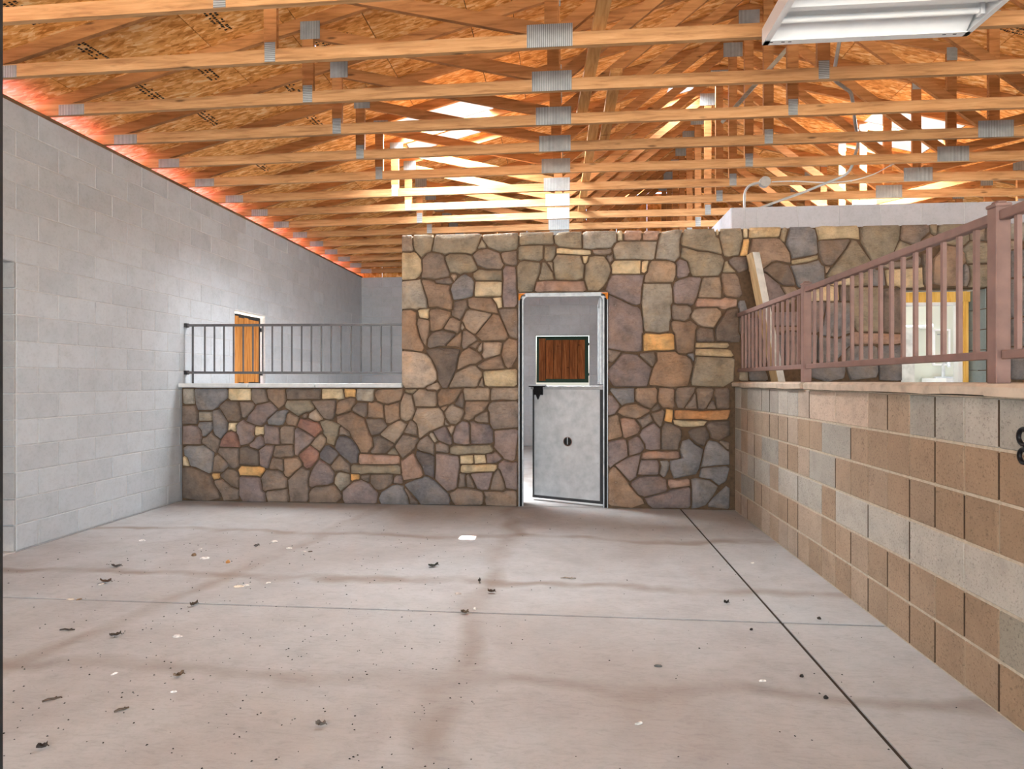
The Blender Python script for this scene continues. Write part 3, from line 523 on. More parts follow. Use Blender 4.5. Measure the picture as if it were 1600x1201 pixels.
d 2822,2232 2806,2248 2755,2249 2706,2246 2714,2105 2728,2102 2799,2100 2822,2119
n 3609,2723 3563,2758 3492,2694 3471,2634 3477,2606 3510,2594 3642,2667
c 2831,2341 2816,2344 2706,2316 2607,2322 2580,2304 2585,2279 2650,2256 2711,2263 2815,2258 2826,2264
b 915,1554 889,1606 754,1589 747,1571 795,1522 867,1459 883,1457 910,1516
v -3264,694 -3295,717 -3331,701 -3363,660 -3412,621 -3407,597 -3318,568 -3246,616
n -2863,914 -2940,960 -2967,967 -2988,951 -3006,887 -3003,857 -2981,833 -2891,823
b 999,996 978,1018 945,1003 866,978 865,963 896,893 948,836 970,850
R 2330,1838 2314,1849 2019,1851 2022,1798 2054,1782 2131,1791 2155,1781 2196,1820 2301,1813
e -3839,976 -3855,972 -3986,974 -3990,967 -3986,873 -3950,871 -3846,876 -3842,882
R 935,2789 949,2834 915,2838 802,2841 782,2818 782,2747 919,2741 936,2762
b -1573,813 -1586,852 -1627,888 -1649,885 -1710,765 -1697,755 -1609,736 -1569,734
v -719,560 -741,570 -780,547 -824,548 -834,537 -825,448 -729,450 -666,494
n -1095,1799 -1102,1824 -1122,1800 -1145,1793 -1253,1683 -1255,1671 -1121,1657 -1111,1652
b -1235,626 -1328,667 -1372,641 -1372,562 -1287,555 -1241,549 -1230,559
b -817,981 -837,990 -866,979 -947,929 -960,908 -957,893 -921,874 -810,872
g 1046,476 1027,497 953,491 965,438 947,358 983,323 1008,333 1039,401
t -2650,973 -2673,1006 -2748,955 -2753,911 -2693,880 -2654,875 -2600,893 -2598,908
c -973,518 -980,529 -1112,523 -1110,439 -1090,437 -990,439 -970,448
b 551,1581 556,1606 483,1622 430,1630 426,1623 426,1511 467,1492 485,1504
b 850,969 836,974 763,925 721,909 758,857 775,825 848,876 882,895
C 2499,2524 2503,2559 2472,2557 2358,2533 2248,2513 2250,2479 2276,2476 2404,2496
o 1836,2716 1830,2739 1783,2737 1769,2667 1746,2576 1751,2569 1812,2570 1818,2577
c -849,534 -959,532 -963,528 -957,444 -953,440 -839,449 -836,455
g 1789,2121 1741,2120 1726,2094 1725,2050 1737,2037 1745,1982 1807,1979 1824,2000
g 3928,2380 3913,2431 3896,2453 3877,2446 3870,2264 3879,2237 3905,2233 3930,2295
y 1823,1403 1809,1423 1789,1432 1751,1434 1739,1418 1737,1317 1754,1308 1825,1305
b 1310,1156 1302,1184 1290,1172 1251,1106 1204,1037 1210,1023 1318,1022
o -2236,1205 -2246,1220 -2358,1224 -2362,1198 -2352,1138 -2337,1131 -2290,1139 -2242,1135
c -1447,2045 -1437,2067 -1540,2063 -1561,2049 -1550,1992 -1538,1975 -1456,1963 -1446,1977
d 1792,1924 1803,1953 1785,1973 1744,1969 1739,1958 1739,1800 1760,1773 1792,1791
o 1081,1013 1009,1024 1011,998 996,910 999,896 1068,881 1079,929
b -1058,274 -1059,335 -1114,337 -1120,332 -1119,283 -1131,196 -1120,189 -1051,200
d -1085,1181 -1101,1178 -1146,1096 -1169,1071 -1161,1056 -1103,1026 -1077,1024 -1067,1085
b -1190,2354 -1220,2389 -1237,2392 -1381,2363 -1365,2339 -1275,2321 -1212,2322 -1191,2338
b 465,2634 456,2665 413,2657 269,2653 274,2626 299,2607 392,2602 447,2615
b -1001,308 -1018,327 -1033,330 -1048,312 -1037,193 -959,185 -951,198
c -3255,814 -3288,809 -3340,818 -3351,808 -3354,723 -3332,715 -3288,732 -3257,729
d -1622,92 -1696,177 -1703,169 -1656,72 -1644,16 -1628,0 -1565,1 -1563,29
t -1320,1253 -1353,1295 -1455,1251 -1474,1233 -1458,1216 -1376,1213 -1355,1203 -1326,1229
t 4406,2654 4386,2673 4312,2672 4303,2667 4303,2602 4308,2587 4392,2593 4406,2610
y 1663,2451 1630,2495 1620,2521 1600,2515 1576,2414 1584,2406 1698,2404 1700,2410
v -1737,299 -1750,309 -1794,306 -1816,285 -1826,224 -1742,217 -1725,224 -1726,251
c -3572,825 -3555,853 -3649,853 -3656,810 -3656,769 -3625,774 -3577,756 -3567,771
b -2308,762 -2348,789 -2390,824 -2409,807 -2414,738 -2410,728 -2350,731 -2295,712
c -676,2177 -685,2181 -754,2176 -767,2171 -720,2100 -710,2066 -668,2075
y 2207,2821 2197,2846 2175,2848 2152,2825 2143,2762 2135,2744 2144,2714 2181,2695
c 827,2480 838,2524 834,2538 794,2538 770,2527 767,2422 793,2411 820,2433
o -2193,304 -2212,315 -2288,315 -2290,255 -2275,241 -2228,258 -2205,258 -2194,269
y 3630,2828 3626,2848 3571,2848 3565,2832 3574,2771 3580,2758 3612,2738 3621,2743
b -2084,301 -2089,314 -2172,302 -2181,288 -2174,267 -2151,253 -2091,232
c -4132,470 -4160,487 -4169,479 -4169,381 -4104,376 -4103,388
b 1643,675 1631,690 1579,704 1552,702 1543,688 1619,618 1639,614
o -3758,282 -3754,302 -3832,303 -3841,282 -3830,249 -3816,234 -3769,240 -3751,262
y -1814,595 -1828,599 -1893,541 -1882,531 -1776,525 -1776,534
y -843,2740 -882,2784 -925,2700 -919,2685 -888,2696 -847,2695 -834,2702
b 1492,1101 1484,1112 1467,1107 1423,1028 1430,1022 1494,1020 1509,1025
c 572,2830 560,2850 528,2847 521,2830 526,2750 572,2750
e -1397,758 -1425,765 -1440,743 -1396,670 -1379,657 -1351,674
y -1578,1209 -1583,1223 -1627,1218 -1694,1216 -1701,1194 -1666,1176 -1621,1172 -1607,1179
n -896,1708 -923,1721 -959,1705 -1008,1669 -999,1660 -947,1643 -929,1662 -922,1682
t -1170,831 -1208,840 -1216,830 -1248,823 -1212,751 -1197,737
b 478,2615 457,2600 416,2599 407,2581 429,2539 447,2520 480,2550 474,2571
b 937,1074 926,1075 865,1013 872,994 935,1013 960,1025
c 1820,2835 1812,2848 1774,2845 1783,2754 1813,2750 1820,2756
c 227,2591 221,2596 165,2594 176,2526 191,2519 210,2532
g 1293,1580 1285,1590 1231,1583 1225,1568 1265,1535 1284,1500 1294,1521
t -1144,2412 -1158,2431 -1201,2427 -1211,2407 -1173,2353 -1148,2390
t -879,1710 -911,1675 -928,1632 -919,1615 -896,1609 -877,1632
t -872,1339 -882,1334 -912,1267 -915,1254 -863,1243 -857,1246 -866,1280
y -143,2531 -152,2540 -190,2541 -199,2532 -174,2498 -144,2448 -139,2449
b -2765,952 -2781,960 -2812,950 -2827,923 -2808,908 -2783,909
n -1252,1030 -1253,1049 -1317,1024 -1318,1018 -1286,990
b -1244,863 -1265,899 -1274,900 -1279,876 -1274,840 -1236,836 -1226,851
t 2621,2437 2616,2444 2575,2450 2581,2384 2591,2385
t -1089,1912 -1101,1897 -1106,1858 -1092,1838 -1066,1865
c 1537,2824 1520,2846 1503,2816 1515,2781 1532,2785
'''

# ================================================================== setting
m_ = 0.2017                                   # block course height
# ---- ground and floor
obj('ground', MB().box((-30, -30, -.3), (30, 40, -.16)), M['earth'], kind='structure')
refl = MB(); refl.add([(-4.42, -2.4, 2.95), (-6.1, -2.4, 2.62), (-6.1, 13, 2.62), (-4.42, 13, 2.95), (-4.42, -2.4, 2.93), (-6.1, -2.4, 2.60), (-6.1, 13, 2.60), (-4.42, 13, 2.93)], [(3,2,1,0),(4,5,6,7),(0,1,5,4),(1,2,6,5),(2,3,7,6),(3,0,4,7)])
obj('eave_bounce', refl, M['bounce_pink'], kind='structure')          # unseen pink reflector added along the left wall: its bounce colours the open eaves
floor = obj('floor', MB().box((-4.4, -2.5, -.15), (8.1, 12.6, -.006)), M['joint'], kind='structure')
J = .009
for x0, x1, y0, y1 in ((-4.19, 1.16, -2.5, 3.475), (1.16, 1.72, -2.5, 3.475), (-4.19, 1.16, 3.475, 6.47), (1.16, 1.72, 3.475, 6.47),
                       (-4.19, 1.72, 6.47, 12.47), (1.86, 8.0, -2.5, 6.47), (1.86, 8.0, 6.47, 12.47)):
    obj('slab', MB().box((x0+J, y0+J, -.08), (x1-J, y1-J, 0)), M['floor'], floor)
obj('slab', MB().box((-4.395, 3.41, -.08), (-4.2, 4.40, .004)), M['cap_grey'], floor)

# ---- block walls
_cache = {}
def block_mesh(w, h, t, ch, mat):
    k = (round(w, 3), round(h, 3), t, ch, mat)
    if k not in _cache: _cache[k] = MB().box((-w/2, -t, -h/2), (w/2, .02, h/2), ch=ch).mesh('block', M[mat])
    return _cache[k]
def cut(a, b, c, d, holes):
    segs = [(a, b)]
    for p, q, r, s in holes:
        if min(d, s)-max(c, r) > .5*(d-c):
            ns = []
            for u, v in segs:
                if v <= p or u >= q: ns.append((u, v)); continue
                if u < p: ns.append((u, p))
                if v > q: ns.append((q, v))
            segs = ns
    return [s for s in segs if s[1]-s[0] > .03]
GREY = lin(182, 188, 194)
def jig(c, a=.05):
    k = 1+random.uniform(-a, a); return tuple(x*k for x in c)
def lay(parent, place, rot, cells, mat, t, ch, joint, limit=300):
    """cells: (u0,u1,z0,z1,col) nearest first; the first `limit` are parts, the rest one joined part."""
    rest = MB()
    for i, (u0, u1, z0, z1, col) in enumerate(cells):
        w, h = u1-u0-joint*(.6 if mat == 'block' else 1), z1-z0-joint*(1.3 if mat == 'block' else 1)
        c = place((u0+u1)/2, (z0+z1)/2)
        if i < limit: put('block', block_mesh(w, h, t, ch, mat), parent, c, rot, col)
        else:
            R = Euler(rot).to_matrix().to_4x4(); R.translation = Vector(c); rest.box((-w/2, -t, -h/2), (w/2, .02, h/2), R)
    if rest.v: obj('far_blocks', rest, M[mat], parent, kind='stuff', col=GREY)

# left wall: doorway near the camera, shuttered window beyond the low stone wall
DW = (3.40, 4.406, -1, 11*m_); LW = (7.56, 8.36, 6*m_, 11*m_)
TOPL = 17*m_
core = MB()
for y0, y1, z0, z1 in ((-2.5, DW[0], -.15, TOPL), (DW[0], DW[1], DW[3], TOPL), (DW[1], LW[0], -.15, TOPL), (LW[0], LW[1], -.15, LW[2]), (LW[0], LW[1], LW[3], TOPL), (LW[1], 12.66, -.15, TOPL)):
    core.box((-4.40, y0, z0), (-4.204, y1, z1))
wl_ = obj('wall_left', core, M['mortar_gray'], kind='structure')
cells = []
for r in range(17):
    y = (4.607 if r % 2 == 0 else 4.805)-.4033*5
    while y < 12.44:
        for a, b in cut(max(y, 2.9), min(y+.4033, 12.45), r*m_, (r+1)*m_, (DW, LW)): cells.append((a, b, r*m_, (r+1)*m_, jig(GREY, .06)))
        y += .4033
cells = [c for c in cells if c[1]-c[0] > .04]; cells.sort(key=lambda c: c[0])
lay(wl_, lambda u, z: (-4.204, u, z), (0, 0, math.pi/2), cells, 'paint_block', .004, .003, .008)
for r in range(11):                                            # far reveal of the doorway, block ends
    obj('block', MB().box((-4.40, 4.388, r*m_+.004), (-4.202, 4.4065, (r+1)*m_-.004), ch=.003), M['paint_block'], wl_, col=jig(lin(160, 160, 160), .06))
obj('trim_sill_plate', MB().box((-4.38, -2.4, TOPL), (-4.215, 12.6, TOPL+.036)), M['plate_wood'], kind='structure').name = 'trim_2'

d3 = struct('door_3')                                          # plain steel door closing that doorway from outside
obj('door_leaf', MB().box((-4.46, DW[0]+.01, .02), (-4.41, DW[1]+.04, DW[3]+.03), ch=.004), M['dark_steel'], d3)
obj('lever', MB().cyl((-4.41, 3.50, 1.0), (-4.35, 3.50, 1.0), .012, 10).box((-4.36, 3.49, .99), (-4.34, 3.62, 1.01)), M['galv'], d3)

# far wall with shuttered window
FW = (-.615, .457, 6*m_, 11*m_); FY = 12.46
core = MB()
for x0, x1, z0, z1 in ((-4.4, FW[0], -.15, TOPL), (FW[0], FW[1], -.15, FW[2]), (FW[0], FW[1], FW[3], TOPL), (FW[1], 8.1, -.15, TOPL)):
    core.box((x0, FY+.004, z0), (x1, FY+.2, z1))
wf = obj('wall_far', core, M['mortar_gray'], kind='structure')
near, rest = [], []
for r in range(17):
    x = -4.2+(.0 if r % 2 else -.2017)
    x = -4.2-(.4033-((-.74+4.2) % .4033)) + (0 if r % 2 else .2017) - .4033
    while x < 1.7:
        for a, b in cut(max(x, -4.2), min(x+.4033, 1.7), r*m_, (r+1)*m_, (FW,)):
            vis = (b < -3.1 and r >= 5) or (a > -1.3 and b < .95 and r < 15)
            (near if vis else rest).append((a, b, r*m_, (r+1)*m_, jig(GREY, .04)))
        x += .4033
lay(wf, lambda u, z: (u, FY+.004, z), (0, 0, 0), near+rest, 'paint_block', .004, .003, .008, len(near))
# gable above the far wall: sheets cut under the roof, two slots left open near the ridge
slots = ((1.20, 2.35, 4.86, 4.895), (1.50, 2.15, 5.03, 5.06))
x = -4.4
while x < 8.1:
    x1 = min(x+.6, 8.1); xs = [x+.003, x1-.003]
    if x < RX < x1: xs.insert(1, RX)
    zs = [TOPL]
    for p, q, r, s in slots:
        if q > x and p < x1: zs += [r, s]
    mb = MB()
    for k in range(0, len(zs), 2):
        z0 = zs[k]; z1 = zs[k+1] if k+1 < len(zs) else None
        top = [(u, min(z1, roof_z(u)) if z1 else roof_z(u)) for u in reversed(xs)]
        if min(t[1] for t in top) <= z0+.005: continue
        poly = [(xs[0], z0), (xs[-1], z0)]+top
        R = Matrix.Rotation(math.pi/2, 4, 'X'); R.translation = (0, FY+.12, 0); mb.prism(poly, 0, .012, R)
    if mb.v: obj('gable_sheet', mb, M['osb'], wf)
    x = x1
# far right outside wall (closes the building)
obj('wall_right', MB().box((7.94, -2.5, -.15), (8.14, 12.66, TOPL)), M['mortar_gray'], kind='structure')

# front gable behind the camera, added to keep bay light off the trusses
fg = MB(); fg.prism([(-4.4, 3.43), (8.1, 3.43), (8.1, roof_z(8.1)), (RX, RZ), (-4.4, roof_z(-4.4))], 0, .1, Matrix.Translation((0, -2.4, 0)) @ Matrix.Rotation(math.pi/2, 4, 'X'))
obj('front_light_stop', fg, M['mortar_gray'], kind='structure')

obj('front_sun_shade', MB().box((-8, -14, 3.55), (12, -2.5, 3.65)), M['mortar_gray'], kind='structure')   # unseen roof added to shade the ground behind the camera

# ---- roof deck: OSB sheets, open at the roof lights and at one small hole
ceil = struct('ceiling')
HOLE = (-2.22, -2.12, 5.08, 5.18)  # unseen hole added so the sun throws a spot on the floor
def subtract(rects, h):
    out = []
    for a, b, c, d in rects:
        p, q, r, s = h
        if q <= a or p >= b or s <= c or r >= d: out.append((a, b, c, d)); continue
        if a < p: out.append((a, p, c, d))
        if q < b: out.append((q, b, c, d))
        a2, b2 = max(a, p), min(b, q)
        if c < r: out.append((a2, b2, c, r))
        if s < d: out.append((a2, b2, s, d))
    return out
ca = math.cos(A_)
ex = []; u = RX
while u > -4.95: ex.append((max(u-1.21*ca, -4.95), u)); u -= 1.21*ca
exr = []; u = RX
while u < 9.0: exr.append((u, min(u+1.21*ca, 9.0))); u += 1.21*ca
sheets = []
for k, (a, b) in enumerate(ex+exr):
    y = -2.6-(1.2 if k % 2 else 0)
    while y < 12.7:
        for rc in [(a, b, max(y, -2.6), min(y+2.42, 12.75))]:
            rs = [rc]
            for h in (SKY_L, SKY_R, SKY_T, HOLE): rs = subtract(rs, h)
            sheets += rs
        y += 2.42
for a, b, c, d in sheets:
    if b-a < .02 or d-c < .02: continue
    g_ = .003; xm = (a+b)/2; s = -1 if xm < RX else 1
    w = (b-a)/ca/2-g_; h = (d-c)/2-g_
    obj('sheathing_sheet', MB().box((-w, -h, 0), (w, h, .012)), M['osb'], ceil, (xm, (c+d)/2, roof_z(xm)), rot=(0, A_*s, 0))
cover = []
for a, b in ((-4.95, RX), (RX, 9.0)): cover.append((a, b, -2.6, 12.75))
for h in (SKY_L, SKY_R, SKY_T, HOLE): cover = subtract(cover, h)
fm = MB()
for a, b, c, d in cover:
    q0, q1 = roof_z(a+1e-6)+.014, roof_z(b-1e-6)+.014
    fm.add([(a, c, q0), (b, c, q1), (b, d, q1), (a, d, q0), (a, c, q0+.006), (b, c, q1+.006), (b, d, q1+.006), (a, d, q0+.006)], [(0,3,2,1),(4,5,6,7),(0,1,5,4),(1,2,6,5),(2,3,7,6),(3,0,4,7)])
obj('sun_leak_cover', fm, M['black'], ceil)  # unseen layer added to stop sun leaking between the sheets
def stamp(x, y, n, rz):                                     # worn black mill stamps: rows of illegible short strokes
    s = -1 if x < RX else 1; mb = MB(); rr = random.Random(int(x*977+y*331))
    for row in range(3):
        u = -.16
        while u < .16:
            L = rr.uniform(.008, .03)
            if rr.random() < .75: mb.box((u, row*.035-.05, -.0012), (u+L*.7, row*.035-.05+rr.uniform(.012, .024), -.0004))
            u += L
    o = obj('ink_stamp', mb, M['black'], ceil, (x, y, roof_z(x)))
    o.rotation_euler = (Matrix.Rotation(A_*s, 4, 'Y') @ Matrix.Rotation(rz, 4, 'Z')).to_euler()
for x, y, rz in ((-3.60, 3.80, 1.57), (-2.62, 4.42, 1.57), (-3.55, 4.35, 1.5), (-3.02, 4.95, 1.57), (-3.55, 4.98, 1.6), (-3.4, 5.62, 1.57), (-2.55, 5.60, 1.57), (-2.62, 6.22, 1.57), (-1.95, 5.1, 0), (-1.2, 4.6, 0), (-1.9, 4.4, 1.57), (-3.5, 6.85, 1.57), (3.4, 5.6, .1), (4.2, 6.2, .1)):
    stamp(x, y, 3, rz)
for b in (SKY_L, SKY_R, SKY_T):                              # roof light panes lying over the openings
    x = (b[0]+b[1])/2; s = -1 if x < RX else 1; w = (b[1]-b[0])/ca/2+.04; h = (b[3]-b[2])/2+.04
    obj('roof_pane', MB().box((-w, -h, .014), (w, h, .02)), M['pane'], ceil, (x, (b[2]+b[3])/2, roof_z(x)), rot=(0, A_*s, 0))

# ---- stone walls: mortar core with every stone a part
SC = dict(b=(118,102,90), g=(112,114,120), d=(94,80,70), v=(124,108,108), n=(142,112,88), t=(162,140,118), T=(172,154,136), c=(200,180,144), C=(184,162,126),
          o=(216,166,102), O=(186,130,82), e=(160,154,140), y=(142,130,106), k=(72,72,80), r=(134,86,74), R=(174,134,114))
SC = {k: lin(*[1.12*(a+(b-a)*(.2 if k in 'cCoOT' else .45)) for a, b in zip(v, (128, 116, 106))]) for k, v in SC.items()}
YC = 6.455
def stone(parent, code, pts):
    cx = sum(p[0] for p in pts)/len(pts); cz = sum(p[1] for p in pts)/len(pts)
    A = 0
    for i in range(len(pts)): A += pts[i-1][0]*pts[i][1]-pts[i][0]*pts[i-1][1]
    if A < 0: pts = pts[::-1]
    size = math.sqrt(abs(A)/2); t = random.uniform(.020, .034)+min(size, .3)*.04; n = len(pts)
    vs = []; ta, tb = random.uniform(-.05, .05), random.uniform(-.05, .05)
    for ring, (sc_, dep) in enumerate(((0, -.03), (.003, t*.55), (.016, t))):
        for x, z in pts:
            dx, dz = x-cx, z-cz; r = math.hypot(dx, dz) or 1e-6; k = max(1-sc_/r, .5)
            e = (ta*dx+tb*dz) if ring == 2 else 0
            vs.append((dx*k, -(dep+e), dz*k))
    vs.append((random.uniform(-.2, .2)*size*.3, -(t+random.uniform(.002, .007)), random.uniform(-.2, .2)*size*.3))
    fs = []
    for r in (0, 1):
        for i in range(n): fs.append((r*n+i, r*n+(i+1) % n, (r+1)*n+(i+1) % n, (r+1)*n+i))
    for i in range(n): fs.append((2*n+i, 2*n+(i+1) % n, 3*n))
    mb = MB(); mb.add(vs, fs); me = mb.mesh('stone', M['stone'], True)
    return put('stone', me, parent, (cx, YC, cz), col=jig(SC[code], .12))
DL, DR, DT = -.495, .425, 2.215
OL, OR, OT = 3.30, 4.10, 2.222
low = obj('wall_back_low', MB().box((-4.19, YC, -.05), (-1.735, YC+.2, 1.232)), M['mortar'], kind='structure')
core = MB()
for x0, x1, z0, z1 in ((-1.735, DL, -.05, 2.82), (DL, DR, DT, 2.82), (DR, 1.69, -.05, 2.82)): core.box((x0, YC, z0), (x1, YC+.24, z1))
for x0, x1, z0, z1 in ((1.69, OL, -.05, 2.84), (OL, OR, OT, 2.84), (OR, 5.2, -.05, 2.84)): core.box((x0, YC, z0), (x1, YC+.14, z1))
wb = obj('wall_back', core, M['mortar'], kind='structure')
for line in STONES.strip().split('\n'):
    code, *ps = line.split(); pts = [tuple(int(v)/1000 for v in p.split(',')) for p in ps]
    stone(low if sum(p[0] for p in pts)/len(pts) < -1.735 else wb, code, pts)

z = .02                                                       # the stone carries on past the frame on the right
while z < 2.7:
    h = random.uniform(.22, .42); h = min(h, 2.82-z); x = 4.77
    for w in (.2, .22):
        j = lambda: random.uniform(-.018, .018)
        stone(wb, random.choice('gvebyn'), [(x+.01+j(), z+.02+j()), (x+w-.01+j(), z+.02+j()), (x+w-.005, z+h*.5), (x+w-.012+j(), z+h-.01+j()), (x+w*.5, z+h), (x+.012+j(), z+h-.01+j()), (x, z+h*.5)]); x += w
    z += h

# ledge on the low stone wall
t1 = struct('trim_1')
for a, b in ((-4.19, -3.40), (-3.40, -2.66), (-2.66, -1.72)):
    obj('cap_slab', MB().box((a+.003, 6.375, 1.237), (b-.003, 6.70, 1.281), ch=.006), M['cap_grey'], t1)

# ---- low block wall on the right, facing left; m2 courses, half-block grid
m2, HB = .2077, .2125; RXW = 1.69
wr = obj('wall_right_low', MB().box((RXW+.006, 1.2, -.05), (RXW+.2, 6.44, 6*m2)), M['mortar_tan'], kind='structure')
TAN = [lin(164, 147, 130), lin(168, 150, 132), lin(158, 139, 120), lin(172, 158, 144)]
LG, MG, OG = lin(170, 165, 156), lin(156, 152, 144), lin(142, 135, 122)
cells = []
def yof(k): return 2.596+HB*k
fulls = {5: [(5, 'P'), (7, 'P'), (14, 'M')], 4: [(6, 'M')], 3: [(7, 'M'), (12, 'M')], 2: [(-1, 'L'), (1, 'L'), (3, 'L'), (5, 'L'), (8, 'L'), (10, 'L'), (13, 'L')], 1: [(-2, 'O'), (15, 'M'), (8, 'T')], 0: []}
for r in range(6):
    k = -6
    while yof(k) < 6.42:
        y0 = yof(k); step = 1; col = None
        for fk, fc in fulls[r]:
            if fk == k: step = 2; col = fc
        y1 = min(yof(k+step), 6.435)
        if col: c = dict(P=lin(184, 166, 150), M=MG, L=LG, O=OG, T=TAN[0])[col]
        else:
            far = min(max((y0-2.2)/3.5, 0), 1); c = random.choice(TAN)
            if r == 5: c = random.choice([MG, OG, LG]) if (k > 9 or k < 3) else c
            if r == 2 and k > 13: c = random.choice([LG, TAN[3]])
            if r in (3, 4) and k > 16: c = random.choice([MG, OG, TAN[0]])
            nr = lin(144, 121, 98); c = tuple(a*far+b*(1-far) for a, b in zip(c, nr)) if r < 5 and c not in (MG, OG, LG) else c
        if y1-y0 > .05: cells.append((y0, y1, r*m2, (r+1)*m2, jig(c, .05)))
        k += step
cells.sort(key=lambda c: c[0])
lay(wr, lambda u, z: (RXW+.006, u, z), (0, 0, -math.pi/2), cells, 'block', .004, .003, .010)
for r in range(6):                                             # dark, open head joints
    for k in range(-5, 18):
        if random.random() < .45 and not any(fk+1 == k for fk, _ in fulls[r]):
            obj('open_joint', MB().box((RXW+.0012, yof(k)-.0035, r*m2+.012), (RXW+.008, yof(k)+.0035, (r+1)*m2-.012)), M['mortar_dark'], wr)
t3 = struct('trim_3')                                          # stone cap of that wall, in worn lengths
ys = [1.2, 2.30, 2.62, 2.92, 4.52, 4.60, 5.1, 6.44]
for i, (a, b) in enumerate(zip(ys[:-1], ys[1:])):
    if i == 4: continue
    mb = MB(); n = max(2, int((b-a)/.12)); rr = random.Random(i+3)
    prof = []
    for j in range(n+1):
        y = a+.002+(b-a-.004)*j/n; d = rr.uniform(-.006, .004); zz = rr.uniform(-.004, .004)
        x = RXW-.035+d+(.012 if i in (5, 6) else 0)
        prof.append([(x, y, 1.250+zz), (x-.004, y, 1.285+zz*.5), (x+.012, y, 1.298), (RXW+.23, y, 1.302), (RXW+.23, y, 1.250)])
    vs = [p for P in prof for p in P]; fs = []
    for j in range(n):
        for q in range(5): fs.append((j*5+q, (j+1)*5+q, (j+1)*5+(q+1) % 5, j*5+(q+1) % 5))
    fs += [(0, 1, 2, 3, 4), tuple(reversed([n*5+q for q in range(5)]))]
    mb.add(vs, fs); obj('cap_stone', mb, M['cap'], t3)

# ---- block room standing behind the stone on the right; its top course shows
core = MB()
CT = 3.10
for x0, x1, z0, z1 in ((1.70, OL, -.05, CT), (OL, OR, OT+.01, CT), (OR+.02, 6.2, -.05, CT)): core.box((x0, 6.604, z0), (x1, 6.80, z1))
core.box((1.70, 6.80, -.05), (1.90, 12.4, CT))
wi = obj('wall_inner', core, M['mortar_gray'], kind='structure')
PB = lin(180, 181, 188)
x = 1.70
for w in (.136, .128, .4033, .4033, .4033, .4033, .4033, .4033, .4033, .4033):
    for z0, z1 in ((CT-.245, CT),):
        put('block', block_mesh(w-.008, z1-z0-.006, .004, .003, 'paint_block'), wi, (x+w/2, 6.604, (z0+z1)/2), col=jig(PB, .03))
    x += w
y = 6.604
for k in range(14):
    put('block', block_mesh(.3953, .239, .004, .003, 'paint_block'), wi, (1.70, y+.2017, CT-.1225), (0, 0, -math.pi/2), col=jig(PB, .03)); y += .4033
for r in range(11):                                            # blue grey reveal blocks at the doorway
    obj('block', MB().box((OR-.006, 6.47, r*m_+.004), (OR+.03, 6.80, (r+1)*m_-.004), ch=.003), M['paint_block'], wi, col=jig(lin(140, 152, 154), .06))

# ---- steel jamb of the barn door beside the camera
obj('trim_4', MB().box((-1.045, 1.0, -.05), (-.9975, 1.022, 3.4), ch=.002), M['dark_steel'], kind='structure')

# ---- stall door: steel frame, lower leaf ajar, upper leaf swung fully back
d1 = struct('door_1')
FYD = 6.435
for s, x0 in ((1, DL), (-1, DR)):
    obj('jamb', MB().box((x0, FYD, 0), (x0+s*.008, FYD+.2, DT)), M['steel_frame'], d1)
    obj('jamb_gap_dark', MB().box((x0+s*.008, FYD+.03, 0), (x0+s*.036, FYD+.2, DT-.05)), M['black'], d1)  # black filler standing in for shade in the open jamb gap
    obj('inner_jamb', MB().box((x0+s*.036, FYD+.012, 0), (x0+s*.048, FYD+.06, DT-.03)), M['steel_frame'], d1)
    c = MB(); c.prism([(0, 0), (s*.075, 0), (s*.03, -.02), (s*.012, -.07), (0, -.07)] if s > 0 else [(0, 0), (0, -.07), (s*.012, -.07), (s*.03, -.02), (s*.075, 0)], 0, .02, Matrix.Rotation(math.pi/2, 4, 'X'))
    obj('corner_gusset', c, M['rust'], d1, (x0, FYD+.01, DT))
hd = MB(); hd.box((DL, FYD, DT-.012), (DR, FYD+.2, DT+.004)); hd.box((DL+.07, FYD+.004, DT-.034), (DR-.07, FYD+.05, DT-.012))
obj('head', hd, M['steel_frame'], d1)
for s, x0 in ((1, DL+.048), (-1, DR-.048)):                    # rounded inner corners
    pts = [(x0, DT-.03)]+[(x0+s*(.06-.06*math.cos(a)), DT-.09+.06*math.sin(a)) for a in [i*math.pi/14 for i in range(8)]]
    if s > 0: pts = pts[::-1]
    obj('corner_fillet', MB().prism(pts, -.04, 0, Matrix.Translation((0, FYD+.012, 0)) @ Matrix.Rotation(math.pi/2, 4, 'X')), M['steel_frame'], d1)
# lower leaf in its own frame: u from hinge, rotated
hx, hy = .385, 6.50; ex_, ey_ = -.365, 6.83
Lw = math.hypot(ex_-hx, ey_-hy); ang = math.atan2(ey_-hy, ex_-hx)
leaf = bpy.data.objects.new('lower_leaf', None); COL.objects.link(leaf); leaf.parent = d1; leaf.location = (hx, hy, .03); leaf.rotation_euler = (0, 0, ang)
H = 1.225                                                       # local x: 0 hinge .. Lw free edge, local +y faces the camera
sh = MB(); sh.box((.035, .004, .03), (Lw-.012, .012, H-.04)); obj('steel_sheet', sh, M['galv'], leaf)
for nm, a, b in (('stile', (0, -.03, 0), (.035, .02, H)), ('stile', (Lw-.02, -.03, 0), (Lw, .016, H)), ('rail', (0, -.03, 0), (Lw, .018, .03)), ('rail', (-.0, -.03, H-.04), (Lw+.02, .022, H))):
    obj(nm, MB().box(a, b, ch=.003), M['dark_steel'] if a[2] < 1 or nm == 'stile' else M['steel_frame'], leaf)
hole = MB(); cxh, czh = .40, .63
hole.cyl((cxh, .012, czh), (cxh, .0145, czh), .046, 24); obj('pull_cup', hole, M['black'], leaf)
ringm = MB(); ringm.tube([(cxh+.048*math.cos(a), .0145, czh+.048*math.sin(a)) for a in [i*math.pi/12 for i in range(25)]], .004, 6, False); obj('pull_ring', ringm, M['rail_brown'], leaf)
